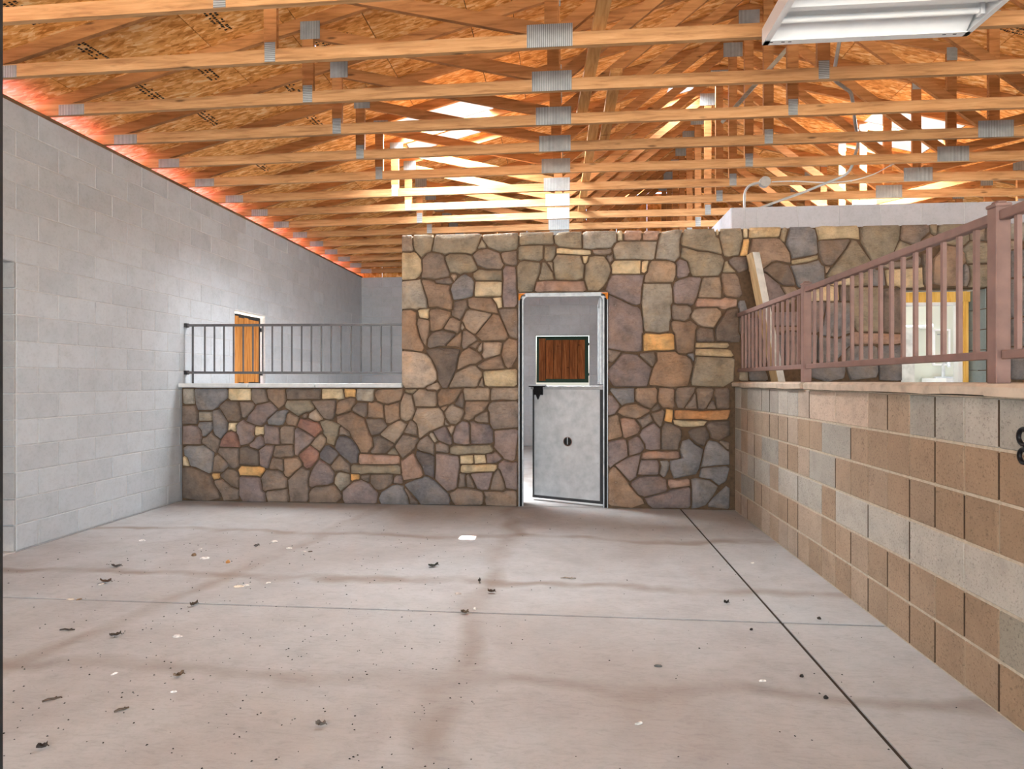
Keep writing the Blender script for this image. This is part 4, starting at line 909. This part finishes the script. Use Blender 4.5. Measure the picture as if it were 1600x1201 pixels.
obj('pull_bar', MB().box((cxh-.004, .0145, czh-.03), (cxh+.004, .022, czh+.046)), M['galv'], leaf)
lt = MB(); lt.box((Lw-.16, .014, H-.012), (Lw+.03, .05, H+.01)); lt.box((Lw-.13, .014, H-.10), (Lw-.02, .03, H-.012))
lt.prism([(Lw-.12, 0), (Lw-.03, 0), (Lw-.075, -.1)], 0, .02, Matrix.Translation((0, .04, H-.05)) @ Matrix.Rotation(math.pi/2, 4, 'X')); obj('latch', lt, M['iron'], leaf)
obj('latch_plate', MB().box((Lw-.17, .02, H-.002), (Lw+.035, .055, H+.014)), M['galv'], leaf)
for z in (.18, .42, .66, .9, 1.1):
    for u in (Lw-.04, .06): obj('rivet', MB().cyl((u, .012, z), (u, .02, z), .007, 8), M['galv'], leaf)
for z in (.15, .95): obj('hinge', MB().cyl((-.012, .0, z), (-.012, .0, z+.12), .014, 10), M['black'], leaf)
up = bpy.data.objects.new('upper_leaf', None); COL.objects.link(up); up.parent = d1; up.location = (.372, 6.52, 1.27); up.rotation_euler = (0, 0, math.radians(88.6))
obj('steel_sheet', MB().box((0, .0, .02), (.8, .012, .9)), M['galv'], up)
for a, b in (((0, -.02, 0), (.03, .03, .92)), ((.77, -.02, 0), (.8, .03, .92)), ((.03, -.02, 0), (.77, .03, .03)), ((.03, -.02, .89), (.77, .03, .92))): obj('frame_bar', MB().box(a, b, ch=.003), M['steel_frame'], up)

# ---- shuttered windows
def shutter(name, loc, rot, w, h, nb, mat, frame_mat, bar=.045):
    st = struct(name, loc); st.rotation_euler = (0, 0, rot); rr = random.Random(name)
    xs_ = [-w/2+bar*.6]; ws = [rr.uniform(.8, 1.2) for _ in range(nb)]; tot = sum(ws); W = w-1.2*bar
    for q in ws:
        a = xs_[-1]; b = a+W*q/tot; xs_.append(b); dz = rr.uniform(0, .012)
        obj('board', MB().box((a+.004, -.012-rr.uniform(0, .012), bar*.5), (b-.004, .012, h-bar*.5-dz), ch=.003), M[mat], st)
    obj('gap_blackout', MB().box((-w/2+.01, .012, .01), (w/2-.01, .016, h-.01)), M['black'], st)  # black sheet added so the gaps between boards read dark
    for a, b in (((-w/2, .0, 0), (-w/2+bar, .04, h)), ((w/2-bar, .0, 0), (w/2, .04, h)), ((-w/2+bar, .0, 0), (w/2-bar, .04, bar)), ((-w/2+bar, .0, h-bar), (w/2-bar, .04, h))):
        obj('frame_bar', MB().box((a[0], -.02, a[2]), (b[0], .03, b[2]), ch=.003), M[frame_mat], st)
    for z in (h*.15, h*.8): obj('hinge', MB().box((w/2-.01, -.03, z), (w/2+.05, .02, z+.05)), M[frame_mat], st)
    return st
shutter('window_1', (-4.27, 7.94, LW[2]+.03), math.pi/2, .75, LW[3]-LW[2]-.07, 5, 'board', 'dark_steel', .05)
shutter('window_2', (-.08, FY+.17, FW[2]+.06), 0, 1.05, FW[3]-FW[2]-.07, 6, 'board_dark', 'green', .075)
obj('lintel', MB().box((-4.395, LW[0], LW[3]-.012), (-4.20, LW[1], LW[3]+.004)), M['cap_grey'], wl_)

# ---- framed doorway and white room behind the right stone wall
d2 = struct('door_2')
obj('header', MB().box((OL, 6.70, OT-.11), (OR+.01, 6.79, OT-.005), ch=.003), M['stud'], d2)
obj('jamb_stud', MB().box((OR-.07, 6.70, 0), (OR-.02, 6.79, OT-.1), ch=.003), M['stud'], d2)
obj('casing', MB().box((OL, 6.715, OT-.14), (OR-.07, 6.80, OT-.108)), M['white'], d2)
obj('casing', MB().box((OR-.11, 6.715, 0), (OR-.07, 6.80, OT-.108)), M['white'], d2)
wq = obj('wall_room', MB().box((3.0, 8.2, -.02), (4.90, 8.3, 2.6)), M['drywall'], kind='structure')
obj('wall_room_left', MB().box((3.0, 6.82, -.02), (3.1, 8.2, 2.6)), M['drywall'], kind='structure')
obj('wall_room_back', MB().box((4.6, 9.0, -.02), (6.6, 9.1, 2.9)), M['paint_block'], col=lin(150, 160, 162), kind='structure')
for a, b in (((5.02, 8.2, 0), (5.11, 8.29, 2.02)), ((4.90, 8.2, 2.02), (5.11, 8.29, 2.10)), ((5.02, 8.2, 2.10), (5.11, 8.29, 2.5)), ((4.90, 8.2, 2.40), (5.6, 8.29, 2.48))):
    obj('stud', MB().box(a, b, ch=.003), M['stud'], wq)
obj('white_panel', MB().box((3.6, 8.16, -.02), (4.33, 8.2, 1.96)), M['post_white'], wq)
rod = thing('curtain_rod', 'short white rod with round end on the white room wall', 'rod', (3.75, 8.16, 1.98))
obj('rod_bar', MB().cyl((.15, -.05, 0), (.70, -.05, 0), .016, 10), M['white'], rod); obj('end_knob', MB().cyl((.70, -.05, 0), (.76, -.05, 0), .035, 14), M['white'], rod)
obj('bracket', MB().box((.66, -.06, -.02), (.70, .038, .02)), M['white'], rod)
cb = thing('wall_cabinet', 'narrow white recessed cabinet on the wall behind the right doorway', 'cabinet', (4.66, 8.2, 1.50))
fr = MB()
for a, b in (((-.10, -.03, 0), (-.08, 0, .45)), ((.08, -.03, 0), (.10, 0, .45)), ((-.08, -.03, 0), (.08, 0, .02)), ((-.08, -.03, .43), (.08, 0, .45))): fr.box(a, b)
obj('cabinet_frame', fr, M['white'], cb); obj('cabinet_door', MB().box((-.078, -.02, .022), (.078, -.008, .428), ch=.003), M['drywall'], cb); obj('door_pull', MB().box((-.05, -.035, .38), (0.0, -.02, .392)), M['steel_frame'], cb)
bs = thing('wash_basin', 'white wash basin with tap low on the white room wall', 'basin', (4.64, 8.17, 1.10))
bw = MB(); bw.prism([(-.22, 0), (-.22, -.3), (-.16, -.40), (.16, -.40), (.22, -.3), (.22, 0)], .1, .24); obj('bowl', bw, M['white'], bs)
tpb = MB(); tpb.tube([(0, -.06, .24), (0, -.06, .40), (0, -.09, .44), (0, -.16, .43), (0, -.18, .38)], .018, 10); tpb.box((-.1, -.08, .24), (.1, -.04, .26)); obj('tap', tpb, M['galv'], bs)
ped = MB(); ped.prism([(-.09, 0), (-.09, -.22), (.09, -.22), (.09, 0)], -1.10, .1); obj('pedestal', ped, M['white'], bs)

# ================================================================== things
# ---- roof trusses
CHD = .089; CB = .04
def cz(x):                                     # underside of the cambered bottom chord
    z0 = TOPL+.036
    if x < -.1: return z0+CB*min(max((x+4.2)/4.1, 0), 1)
    if x > 3.84: return z0+CB*min(max((7.94-x)/4.1, 0), 1)
    return z0+CB
def poly_xz(pts, y0, y1):                      # polygon in XZ, extruded along Y
    mb = MB(); mb.prism(pts, -y1, -y0, Matrix.Rotation(math.pi/2, 4, 'X')); return mb
def member(p, q, w, y0, y1):
    p = Vector(p); q = Vector(q); d = (q-p).normalized(); nrm = Vector((-d.y, d.x))*w/2
    return poly_xz([tuple(p-nrm), tuple(q-nrm), tuple(q+nrm), tuple(p+nrm)], y0, y1)
def mir(p): return (2*RX-p[0], p[1])
parts = []
for a, b in ((-4.40, -.1), (-.1, 3.84), (3.84, 8.14)):
    parts.append(('bottom_chord', poly_xz([(a, cz(a)), (b, cz(b)), (b, cz(b)+CHD), (a, cz(a)+CHD)], 0, .038), 'chord', None))
tv = .0925
for a, b in ((-4.88, RX), (RX, 8.79)):
    parts.append(('top_chord', poly_xz([(a, roof_z(a)-tv), (b, roof_z(b)-tv), (b, roof_z(b)-.001), (a, roof_z(a)-.001)], .0008, .0372), 'web', None))
def top_under(x): return roof_z(x)-tv+.005
n0 = (-.1, cz(-.1)+CHD); pT = (-2.02, top_under(-2.02)); rg = (RX, RZ-tv-.03)
webs = [((-2.02, cz(-2.02)+CHD-.005), pT), ((-.1, n0[1]), (-.1, top_under(-.1))), ((-.16, n0[1]+.025), (-1.98, pT[1]-.05)), ((-.03, n0[1]+.02), (RX-.06, rg[1]-.02))]
for p, q in webs:
    parts.append(('web', member(p, q, .089, .0015, .0365), 'web', None)); parts.append(('web', member(mir(p), mir(q), .089, .0015, .0365), 'web', None))
parts.append(('king_post', member((RX, cz(RX)+CHD-.005), (RX, RZ-tv), .089, .002, .036), 'web', None))
def plate(x, z, w, h, turn=False):
    for s in ((0, 1) if abs(x-RX) > .05 else (0,)):
        X = x if not s else 2*RX-x
        parts.append(('nail_plate', (w, h, X, z, turn), 'nail_plate', None))
plate(-.11, cz(-.1)+.072, .30, .150); plate(-4.00, cz(-4)+.040, .22, .085); plate(-2.02, cz(-2)+.07, .075, .135, True); plate(-2.0, pT[1]-.03, .16, .14); plate(-.1, top_under(-.1)-.01, .1, .13, True)
plate(RX, RZ-tv-.06, .21, .16); plate(RX, cz(RX)+.07, .075, .135, True)
proto = []
for nm, sh, mt, _ in parts:
    if nm == 'nail_plate':
        w, h, X, z, turn = sh
        if turn: me = MB().box((-h/2, -.002, -w/2), (h/2, .001, w/2)).mesh(nm, M[mt]); rot = (0, math.pi/2, 0)
        else: me = MB().box((-w/2, -.002, -h/2), (w/2, .001, h/2)).mesh(nm, M[mt]); rot = (0, 0, 0)
        proto.append((nm, me, (X, 0, z), rot))
    else: proto.append((nm, sh.mesh(nm, M[mt]), (0, 0, 0), (0, 0, 0)))
ordn = ['first', 'second', 'third', 'fourth', 'fifth', 'sixth', 'seventh', 'eighth', 'ninth', 'tenth', 'eleventh', 'twelfth', 'thirteenth', 'fourteenth', 'fifteenth']
notes = ['its chord crossing the top left corner', 'its chord running behind the white lamp', 'its centre plate above the left roof light', 'its centre plate third down the column',
         'crossing just under the left roof light', 'just before the left roof light', 'under the left roof light, pale with daylight', 'bleached bright by the left roof light', 'next beyond the brightest one',
         'its chord low over the stone wall', 'beyond the stone wall, half hidden by its top', 'deep over the far room', 'far back over the far room', 'next to last before the far gable', 'last one, against the far gable']
first = None
for k in range(15):
    y = 3.465+.620*k
    if y > 12.4: break
    lab = f'{ordn[k]} wooden roof truss from the front, {notes[k]}'
    if first is None:
        root = thing('roof_truss', lab, 'truss', (0, y, 0), 0, 'wooden roof trusses'); first = root
        for nm, me, lc, rt in proto: put(nm, me, root, lc, rt)
        kids = list(root.children)
    else:
        root = first.copy(); COL.objects.link(root); root.location = (0, y, 0); root['label'] = lab
        for ch in kids:
            c = ch.copy(); COL.objects.link(c); c.parent = root
ZT = cz(0)+CHD
def runner(pa, pb, lab):
    o = obj('runner_board', MB().bar((0, 0, 0), (pb[0]-pa[0], pb[1]-pa[1], 0), .089, .036, ch=.002), M['runner'], None, (pa[0], pa[1], ZT+.019)); tag(o, lab, 'board', 'boards lying along the truss chords')
runner((.25, 3.42), (.13, 5.40), 'yellow board lying over the first truss chords, nearest the camera')
runner((.37, 4.66), (.36, 6.02), 'short board with square end lying on the third and fourth truss chords')
runner((.25, 5.46), (.19, 8.95), 'long board lying on the truss chords above the stall door')
o = obj('brace_board', MB().bar((0, 0, 0), (.62, 0, .69), .03, .085, up=(0, 1, 0), ch=.002), M['brace_grey'], None, (1.375, 5.62, 3.60)); tag(o, 'grey diagonal board sloping down to the left below the white lamp', 'board')

# ---- white lamp under the trusses
fx = thing('fluorescent_fixture', 'white two-tube fluorescent fixture hanging under the front trusses at upper right', 'lamp', (1.82, 3.66, 3.40))
LX, LY = .60, .33
hs = MB(); hs.box((-LX, -LY, .085), (LX, LY, .10)); hs.box((-LX, LY-.008, .0), (LX, LY, .085)); hs.box((-LX, -LY, .0), (LX, -LY+.008, .085)); hs.box((-LX, LY-.05, -.003), (LX, LY, .003)); hs.box((-LX, -LY, -.003), (LX, -LY+.05, .003))
obj('housing', hs, M['white'], fx)
for s in (-1, 1): obj('end_plate', MB().box((s*LX-.006, -LY, .0), (s*LX+.006, LY, .1)).box((s*LX-.03 if s > 0 else s*LX, -LY, -.003), (s*LX if s > 0 else s*LX+.03, LY, .003)), M['white'], fx)
XZ = Matrix(((0,0,1,0),(1,0,0,0),(0,1,0,0),(0,0,0,1)))
obj('reflector', MB().prism([(-.075, .085), (-.02, .022), (.02, .022), (.075, .085)], -LX+.02, LX-.02, XZ), M['white'], fx)
for s in (-1, 1):
    obj('reflector', MB().prism([(s*(LY-.008), .002), (s*(LY-.008), .085), (s*(LY-.11), .085)][::s], -LX+.02, LX-.02, XZ), M['white'], fx)
    yc = s*.15
    obj('lamp_tube', MB().cyl((-LX+.05, yc, .048), (LX-.05, yc, .048), .018, 16), M['tube'], fx, smooth=False)
    for q in (-1, 1): obj('socket', MB().box((q*(LX-.035)-.012, yc-.02, .02), (q*(LX-.035)+.012, yc+.02, .085)), M['white'], fx)
for u in (-.5, -.46, .44, .5, -.57, .57): obj('slot_hole', MB().box((u, LY-.035, -.0042), (u+.02, LY-.028, -.0028)), M['black'], fx)
cd = thing('flexible_conduit', 'grey flexible cable drooping from behind the white lamp through the trusses', 'cable', (1.9, 5.2, 3.6))
def smooth_path(ps, n=6):
    ps = [Vector(p) for p in ps]; out = []
    for i in range(len(ps)-1):
        p0, p1, p2, p3 = ps[max(i-1, 0)], ps[i], ps[i+1], ps[min(i+2, len(ps)-1)]
        for j in range(n):
            t = j/n; out.append(.5*((2*p1)+(p2-p0)*t+(2*p0-5*p1+4*p2-p3)*t*t+(3*p1-p0-3*p2+p3)*t**3))
    return out+[ps[-1]]
CP = [(2.02, 4.8, 3.84), (2.01, 4.86, 3.66), (2.04, 4.95, 3.62), (2.20, 5.15, 3.64), (2.34, 5.34, 3.66), (2.55, 5.75, 3.60), (2.80, 6.25, 3.62), (2.92, 6.57, 3.62), (2.98, 6.9, 3.52), (2.75, 7.0, 3.43), (2.55, 7.05, 3.36), (2.2, 7.05, 3.24), (1.95, 7.0, 3.13)]
obj('cable_run', MB().tube(smooth_path([Vector(p)-Vector((1.9, 5.2, 3.6)) for p in CP]), .014, 8), M['conduit'], cd, smooth=True)
gp = thing('gooseneck_conduit', 'grey gooseneck pipe with round box standing on the upper block wall', 'pipe', (1.86, 6.70, CT))
obj('pipe', MB().tube(smooth_path([(0, 0, -.002), (0, 0, .13), (.012, 0, .20), (.05, 0, .25), (.10, 0, .272), (.17, 0, .285)]), .013, 10), M['conduit'], gp, smooth=True)
obj('junction_box', MB().cyl((.205, .025, .285), (.205, -.03, .285), .055, 20), M['conduit'], gp)

wi_ = thing('wire', 'thin pale wire stapled along a truss chord right of the gooseneck pipe', 'wire', (2.2, 7.172, 3.5))
obj('wire_run', MB().tube(smooth_path([Vector(p)-Vector((2.2, 7.172, 3.5)) for p in [(2.289, 7.172, 3.533), (2.524, 7.172, 3.534), (2.868, 7.172, 3.51), (3.14, 7.172, 3.523), (3.377, 7.172, 3.587), (3.558, 7.172, 3.681), (3.692, 7.172, 3.733)]], 4), .006, 6), M['cap_grey'], wi_, smooth=True)
for p in [(2.524, 7.172, 3.534), (3.14, 7.172, 3.523), (3.558, 7.172, 3.681)]: obj('staple', MB().box((p[0]-2.208, -.004, p[2]-3.508), (p[0]-2.192, .012, p[2]-3.492)), M['galv'], wi_)
# ---- railings
rl = thing('railing', 'grey steel railing standing on the low stone wall at left', 'railing', (-2.95, 6.53, 1.281))
def rb(nm, a, b, w, mat, par): return obj(nm, MB().bar(a, b, w, w, up=(0, 1, 0), ch=.002), M[mat], par)
rb('top_rail', (-1.24, 0, .64), (1.20, 0, .63), .026, 'rail_grey', rl); rb('bottom_rail', (-1.24, 0, .118), (1.20, 0, .112), .026, 'rail_grey', rl)
rb('end_post', (-1.165, 0, 0), (-1.165, 0, .64), .018, 'rail_grey', rl)
for z in (.64, .118): obj('wall_mount', MB().box((-1.252, -.03, z-.022), (-1.225, .03, z+.022)), M['dark_steel'], rl)
for k in range(20):
    x = -1.025+.1105*k
    if x < 1.19: rb('baluster', (x, 0, .113), (x, 0, .635), .015, 'rail_grey', rl)
rr_ = thing('railing', 'brown painted metal railing standing on the capped block wall at right', 'railing', (1.725, 4.6, 1.300))
obj('top_rail', MB().box((-.02, -3.1, .645), (.02, -1.96, .685), ch=.004), M['rail_brown'], rr_); obj('top_rail', MB().box((-.02, -1.93, .645), (.02, .03, .685), ch=.004), M['rail_brown'], rr_); obj('top_rail', MB().box((-.02, .07, .645), (.02, 1.80, .685), ch=.004), M['rail_brown'], rr_)
obj('bottom_rail', MB().box((-.016, -3.1, .095), (.016, -1.99, .130), ch=.003), M['rail_brown'], rr_); obj('bottom_rail', MB().box((-.016, -1.93, .095), (.016, .02, .130), ch=.003), M['rail_brown'], rr_); obj('bottom_rail', MB().box((-.016, .07, .095), (.016, 1.80, .130), ch=.003), M['rail_brown'], rr_)
for y in (-1.985, .02):
    p = obj('post', MB().box((-.03, y, -.002), (.026, y+.056, .70), ch=.003), M['rail_brown'], rr_)
    cpm = MB(); cpm.box((-.034, y-.004, .70), (.030, y+.060, .715), ch=.004); cpm.box((-.022, y+.008, .715), (.018, y+.048, .726), ch=.005); obj('post_cap', cpm, M['rail_brown'], p)
y = 6.35
ys_ = [2.783+.1145*k for k in range(16)]+[4.80+.1145*k for k in range(14)]+[2.54-.1145*k for k in range(7)]
for y in ys_: obj('baluster', MB().box((-.009, y-4.6-.009, .12), (.009, y-4.6+.009, .655)), M['rail_brown'], rr_)

# ---- post leaning on the stone wall behind the railing
pb = Vector((2.18, 5.90, .05)); pt = Vector((1.83, 6.30, 2.56)); dv = pt-pb; Lp = dv.length
zz = dv.normalized(); xx = Vector((.5, -1, 0)); xx = (xx-zz*xx.dot(zz)).normalized(); yy = zz.cross(xx)
MM = Matrix((xx, yy, zz)).transposed().to_4x4(); MM.translation = pb
lp = bpy.data.objects.new('leaning_post', None); COL.objects.link(lp); tag(lp, 'square timber post with one whitewashed face leaning on the stone wall', 'post'); lp.matrix_world = MM
obj('timber', MB().box((-.045, -.045, 0), (.043, .045, Lp), ch=.003), M['post_tan'], lp)
obj('whitewashed_face', MB().box((.0425, -.042, .003), (.0455, .042, Lp-.003)), M['post_white'], lp)

# ---- iron hook at the right edge
hk = thing('tie_hook', 'black iron tie hook on the block wall at the right edge', 'hook', (RXW, 2.40, 1.07))
obj('hook_plate', MB().box((-.006, -.02, -.06), (.002, .02, .06), ch=.002), M['iron'], hk)
for zc_, r in ((.035, .030), (-.035, .026)):
    obj('hook_arm', MB().tube([(-.03, .012+r*math.sin(a), zc_+r*math.cos(a)) for a in [math.pi*(-.1+1.2*i/12) for i in range(13)]], .008, 8), M['iron'], hk)
    obj('hook_stem', MB().cyl((-.004, .0, zc_), (-.034, .01, zc_+r*.9), .007, 8), M['iron'], hk)

# ---- litter on the floor: every larger scrap is its own thing, the dust of crumbs is one
def scrap(kind, s, rr):
    mb = MB()
    if kind == 'twig':
        mb.tube([(-s/2, 0, .005), (-s*.2, s*.05, .007), (s*.15, -s*.03, .006), (s/2, s*.04, .005)], [.0035, .005, .0045, .003], 6)
        mb.tube([(s*.1, 0, .006), (s*.25, s*.14, .008)], .0025, 5)
    elif kind == 'leaf':
        n = 7; vs = []; fs = []
        for i in range(n):
            t = i/(n-1); w = s*.26*math.sin(math.pi*min(max(t, .04), .97))**.8*rr.uniform(.75, 1.2); x = (t-.5)*s; lift = .012*s/.07*(abs(t-.5)*2)**2+rr.uniform(0, .004)
            vs += [(x, -w, .003+lift+rr.uniform(.004, .016)), (x, 0, .003+lift), (x, w, .003+lift+rr.uniform(.004, .016))]
        vs += [(x, y, z-.0015) for x, y, z in vs]
        o = n*3
        for i in range(n-1):
            for j in (0, 1):
                a = i*3+j; fs += [(a, a+3, a+4, a+1), (o+a, o+a+1, o+a+4, o+a+3)]
        mb.add(vs, fs); mb.tube([(s*.48, 0, .012), (s*.6, s*.04, .006)], .0018, 5)
    else:
        n = 8; k = .3 if kind == 'chip' else .75; h = s*(.22 if kind == 'chip' else .5)
        lo = [(math.cos(2*math.pi*i/n)*s/2*rr.uniform(.75, 1.1), math.sin(2*math.pi*i/n)*s/2*k*rr.uniform(.7, 1.15)) for i in range(n)]
        vs = [(x*.9, y*.9, .0005) for x, y in lo]+[(x, y, h*.45*rr.uniform(.7, 1.3)) for x, y in lo]+[(x*.55, y*.55, h*rr.uniform(.8, 1.1)) for x, y in lo]
        fs = [tuple(reversed(range(n))), tuple(range(2*n, 3*n))]
        for r in (0, 1): fs += [(r*n+i, r*n+(i+1) % n, (r+1)*n+(i+1) % n, (r+1)*n+i) for i in range(n)]
        mb.add(vs, fs)
    return mb
t_ = NT('litter', .9); oi_ = t_.n('ShaderNodeObjectInfo'); g_n = t_.noise(t_.coord(), 60, 4)
t_.color(t_.mix(oi_.outputs['Color'], t_.ramp(g_n, [(.35, .6), (.6, 1.1)]), 1.0, 'MULTIPLY')); t_.bump(g_n, .3, .003); M['litter'] = t_.m
LITTER = [
(-3.147,4.1,'leaf',0.064,0.3,(96, 88, 84),'dark grey curled leaf alone on the slab near the left wall'),
(-2.978,3.782,'leaf',0.072,0.1,(92, 70, 56),'dark brown dead leaf lying above two pale chips near the left'),
(-2.979,3.744,'chip',0.034,1.0,(214, 206, 196),'pale chip beside the dark brown dead leaf at left'),
(-2.953,3.466,'chip',0.043,0.2,(206, 190, 172),'pale flake lying on the cross joint, leftmost on the joint'),
(-2.903,3.47,'chip',0.038,0.8,(150, 118, 92),'tan flake lying on the cross joint next to a pale one'),
(-2.161,3.44,'leaf',0.051,1.2,(84, 70, 58),'dark crumpled leaf stuck on the cross joint left of centre'),
(-2.357,4.845,'chip',0.076,0.1,(222, 214, 206),'large pale curled chip on the far slab below the low stone wall'),
(-2.434,4.702,'leaf',0.043,0.9,(110, 104, 100),'small grey leaf left of the large pale curled chip'),
(-2.643,4.349,'chip',0.076,0.5,(220, 214, 208),'long pale splinter beside a brown pebble on the far slab'),
(-2.777,4.421,'pebble',0.038,0.2,(130, 106, 84),'brown pebble next to a long pale splinter'),
(-2.427,4.271,'pebble',0.038,0.6,(206, 150, 92),'orange brown stone chip on the far slab'),
(-2.072,3.774,'chip',0.064,0.3,(220, 204, 184),'pale chip with brown end at the bend of the dirt stain'),
(-2.032,3.802,'chip',0.047,0.2,(228, 222, 214),'flat pale chip right of the one at the stain bend'),
(-1.921,3.862,'chip',0.038,0.7,(226, 220, 212),'small whitish chip amid dark crumbs right of the stain bend'),
(-2.153,4.671,'chip',0.055,0.1,(222, 216, 208),'pale chip right of the large curled chip'),
(-2.005,4.593,'chip',0.047,0.4,(216, 208, 200),'pale chip beside a dark flake, rightmost of the far pale chips'),
(-1.951,4.597,'chip',0.043,0.4,(112, 100, 92),'dark flake right of the rightmost far pale chip'),
(-3.454,4.789,'chip',0.064,0.1,(236, 232, 228),'whitish flat scrap near the foot of the left wall'),
(-2.828,4.593,'chip',0.038,0.4,(240, 236, 232),'small white scrap above the long pale splinter'),
(-2.607,3.038,'twig',0.076,0.1,(74, 64, 58),'short dark twig below the cross joint at left'),
(-2.303,2.991,'leaf',0.051,0.5,(82, 72, 64),'small dark leaf right of the short twig below the joint'),
(-1.981,3.011,'chip',0.06,0.2,(206, 198, 192),'pale thin scrap below the cross joint left of centre'),
(-2.009,2.606,'chip',0.034,1.1,(238, 232, 226),'white chip standing out in the left foreground dust'),
(-1.71,2.608,'leaf',0.043,0.7,(112, 94, 78),'brown shredded leaf in the left foreground'),
(-2.101,2.37,'twig',0.064,0.7,(90, 76, 66),'dark twig slanting in the left foreground'),
(-1.759,2.32,'twig',0.051,0.8,(92, 80, 70),'small slanted twig right of the foreground dust patch'),
(-1.644,2.478,'chip',0.03,0.4,(242, 238, 232),'tiny white flake in the foreground below the shredded leaf'),
(-0.927,2.279,'leaf',0.038,0.2,(108, 98, 90),'small grey leaf lying alone in the bottom foreground'),
(-1.859,2.054,'leaf',0.034,0.5,(60, 52, 48),'black crumb of leaf at the bottom left corner'),
(-0.934,4.309,'leaf',0.072,0.5,(58, 60, 52),'dark green black leaf tuft in the middle of the far slab'),
(-0.461,3.808,'leaf',0.047,0.0,(78, 62, 50),'dark oval leaf on the centre dirt stain'),
(-0.564,4.006,'leaf',0.038,1.5,(76, 70, 62),'small dark leaf upright on the slab left of the oval one'),
(0.013,4.122,'twig',0.102,0.0,(146, 134, 124),'thin straight twig lying on the slab below the stall door'),
(-0.661,3.767,'chip',0.047,0.1,(206, 196, 188),'pale flake left of the dark oval leaf'),
(-0.522,3.522,'pebble',0.025,0.2,(236, 230, 222),'white pebble just above the cross joint at centre'),
(-0.571,3.459,'leaf',0.043,0.1,(104, 88, 72),'brown leaf shred on the cross joint at centre'),
(0.418,2.893,'chip',0.043,0.0,(92, 90, 86),'dark flat chip on the near slab right of centre'),
(0.275,2.402,'chip',0.043,0.4,(200, 196, 190),'pale broken chip in the right foreground'),
(1.33,4.584,'chip',0.043,0.3,(230, 224, 216),'white scrap on the narrow slab near the right wall'),
(1.384,3.546,'pebble',0.025,0.2,(54, 48, 44),'black pebble above the joint on the narrow right slab'),
(1.065,2.662,'pebble',0.025,0.4,(34, 30, 28),'black pebble left of the long joint in the right foreground'),
(1.036,2.849,'pebble',0.021,0.4,(40, 36, 34),'small black pebble up left of the right foreground pebble'),
(0.936,3.742,'leaf',0.03,0.1,(52, 46, 42),'tiny black leaf left of the long joint, above the crossing'),
(0.968,3.36,'pebble',0.019,0.4,(44, 40, 38),'black pebble below the crossing of the floor joints'),
(0.851,2.791,'chip',0.043,0.1,(206, 198, 190),'pale flake on the near slab left of the long joint'),
]
KN = dict(leaf='dead_leaf', chip='wood_chip', twig='twig', pebble='pebble'); KC = dict(leaf='leaf', chip='chip', twig='twig', pebble='pebble')
for i, (x, y, k, s, r, c, l) in enumerate(LITTER):
    o = obj(KN[k], scrap(k, s, random.Random(i*7+1)), M['litter'], None, (x, y, 0), rot=(0, 0, r), col=lin(*c)); tag(o, l, KC[k], 'litter on the floor')
sp = MB(); rr = random.Random(11)
def speck(x, y, s):
    a = rr.uniform(0, 6.3); vs = [(x+math.cos(a+q*1.57)*s*(1 if q % 2 else rr.uniform(.35, 1)), y+math.sin(a+q*1.57)*s*(1 if q % 2 else .6), .0003) for q in range(4)]
    sp.add(vs+[(x, y, s*.5+.001)], [(0, 1, 4), (1, 2, 4), (2, 3, 4), (3, 0, 4), (3, 2, 1, 0)])
for _ in range(420):
    x = rr.gauss(-1.5, .8); y = rr.gauss(2.35, .75)
    if -4 < x < 1.6 and 1.3 < y < 6.3: speck(x, y, rr.uniform(.0018, .006))
for _ in range(260): speck(rr.uniform(-4, 1.1), rr.uniform(1.8, 6.3), rr.uniform(.002, .007))
for _ in range(160): speck(rr.gauss(-2.2, .7), rr.gauss(4.5, .6), rr.uniform(.002, .008))
for _ in range(60): speck(rr.uniform(1.1, 1.66), rr.uniform(1.8, 6.2), rr.uniform(.0018, .005))
o = obj('floor_crumbs', sp, M['black'], kind='stuff'); o['label'] = 'dark crumbs and grit scattered over the concrete floor'; o['category'] = 'debris'
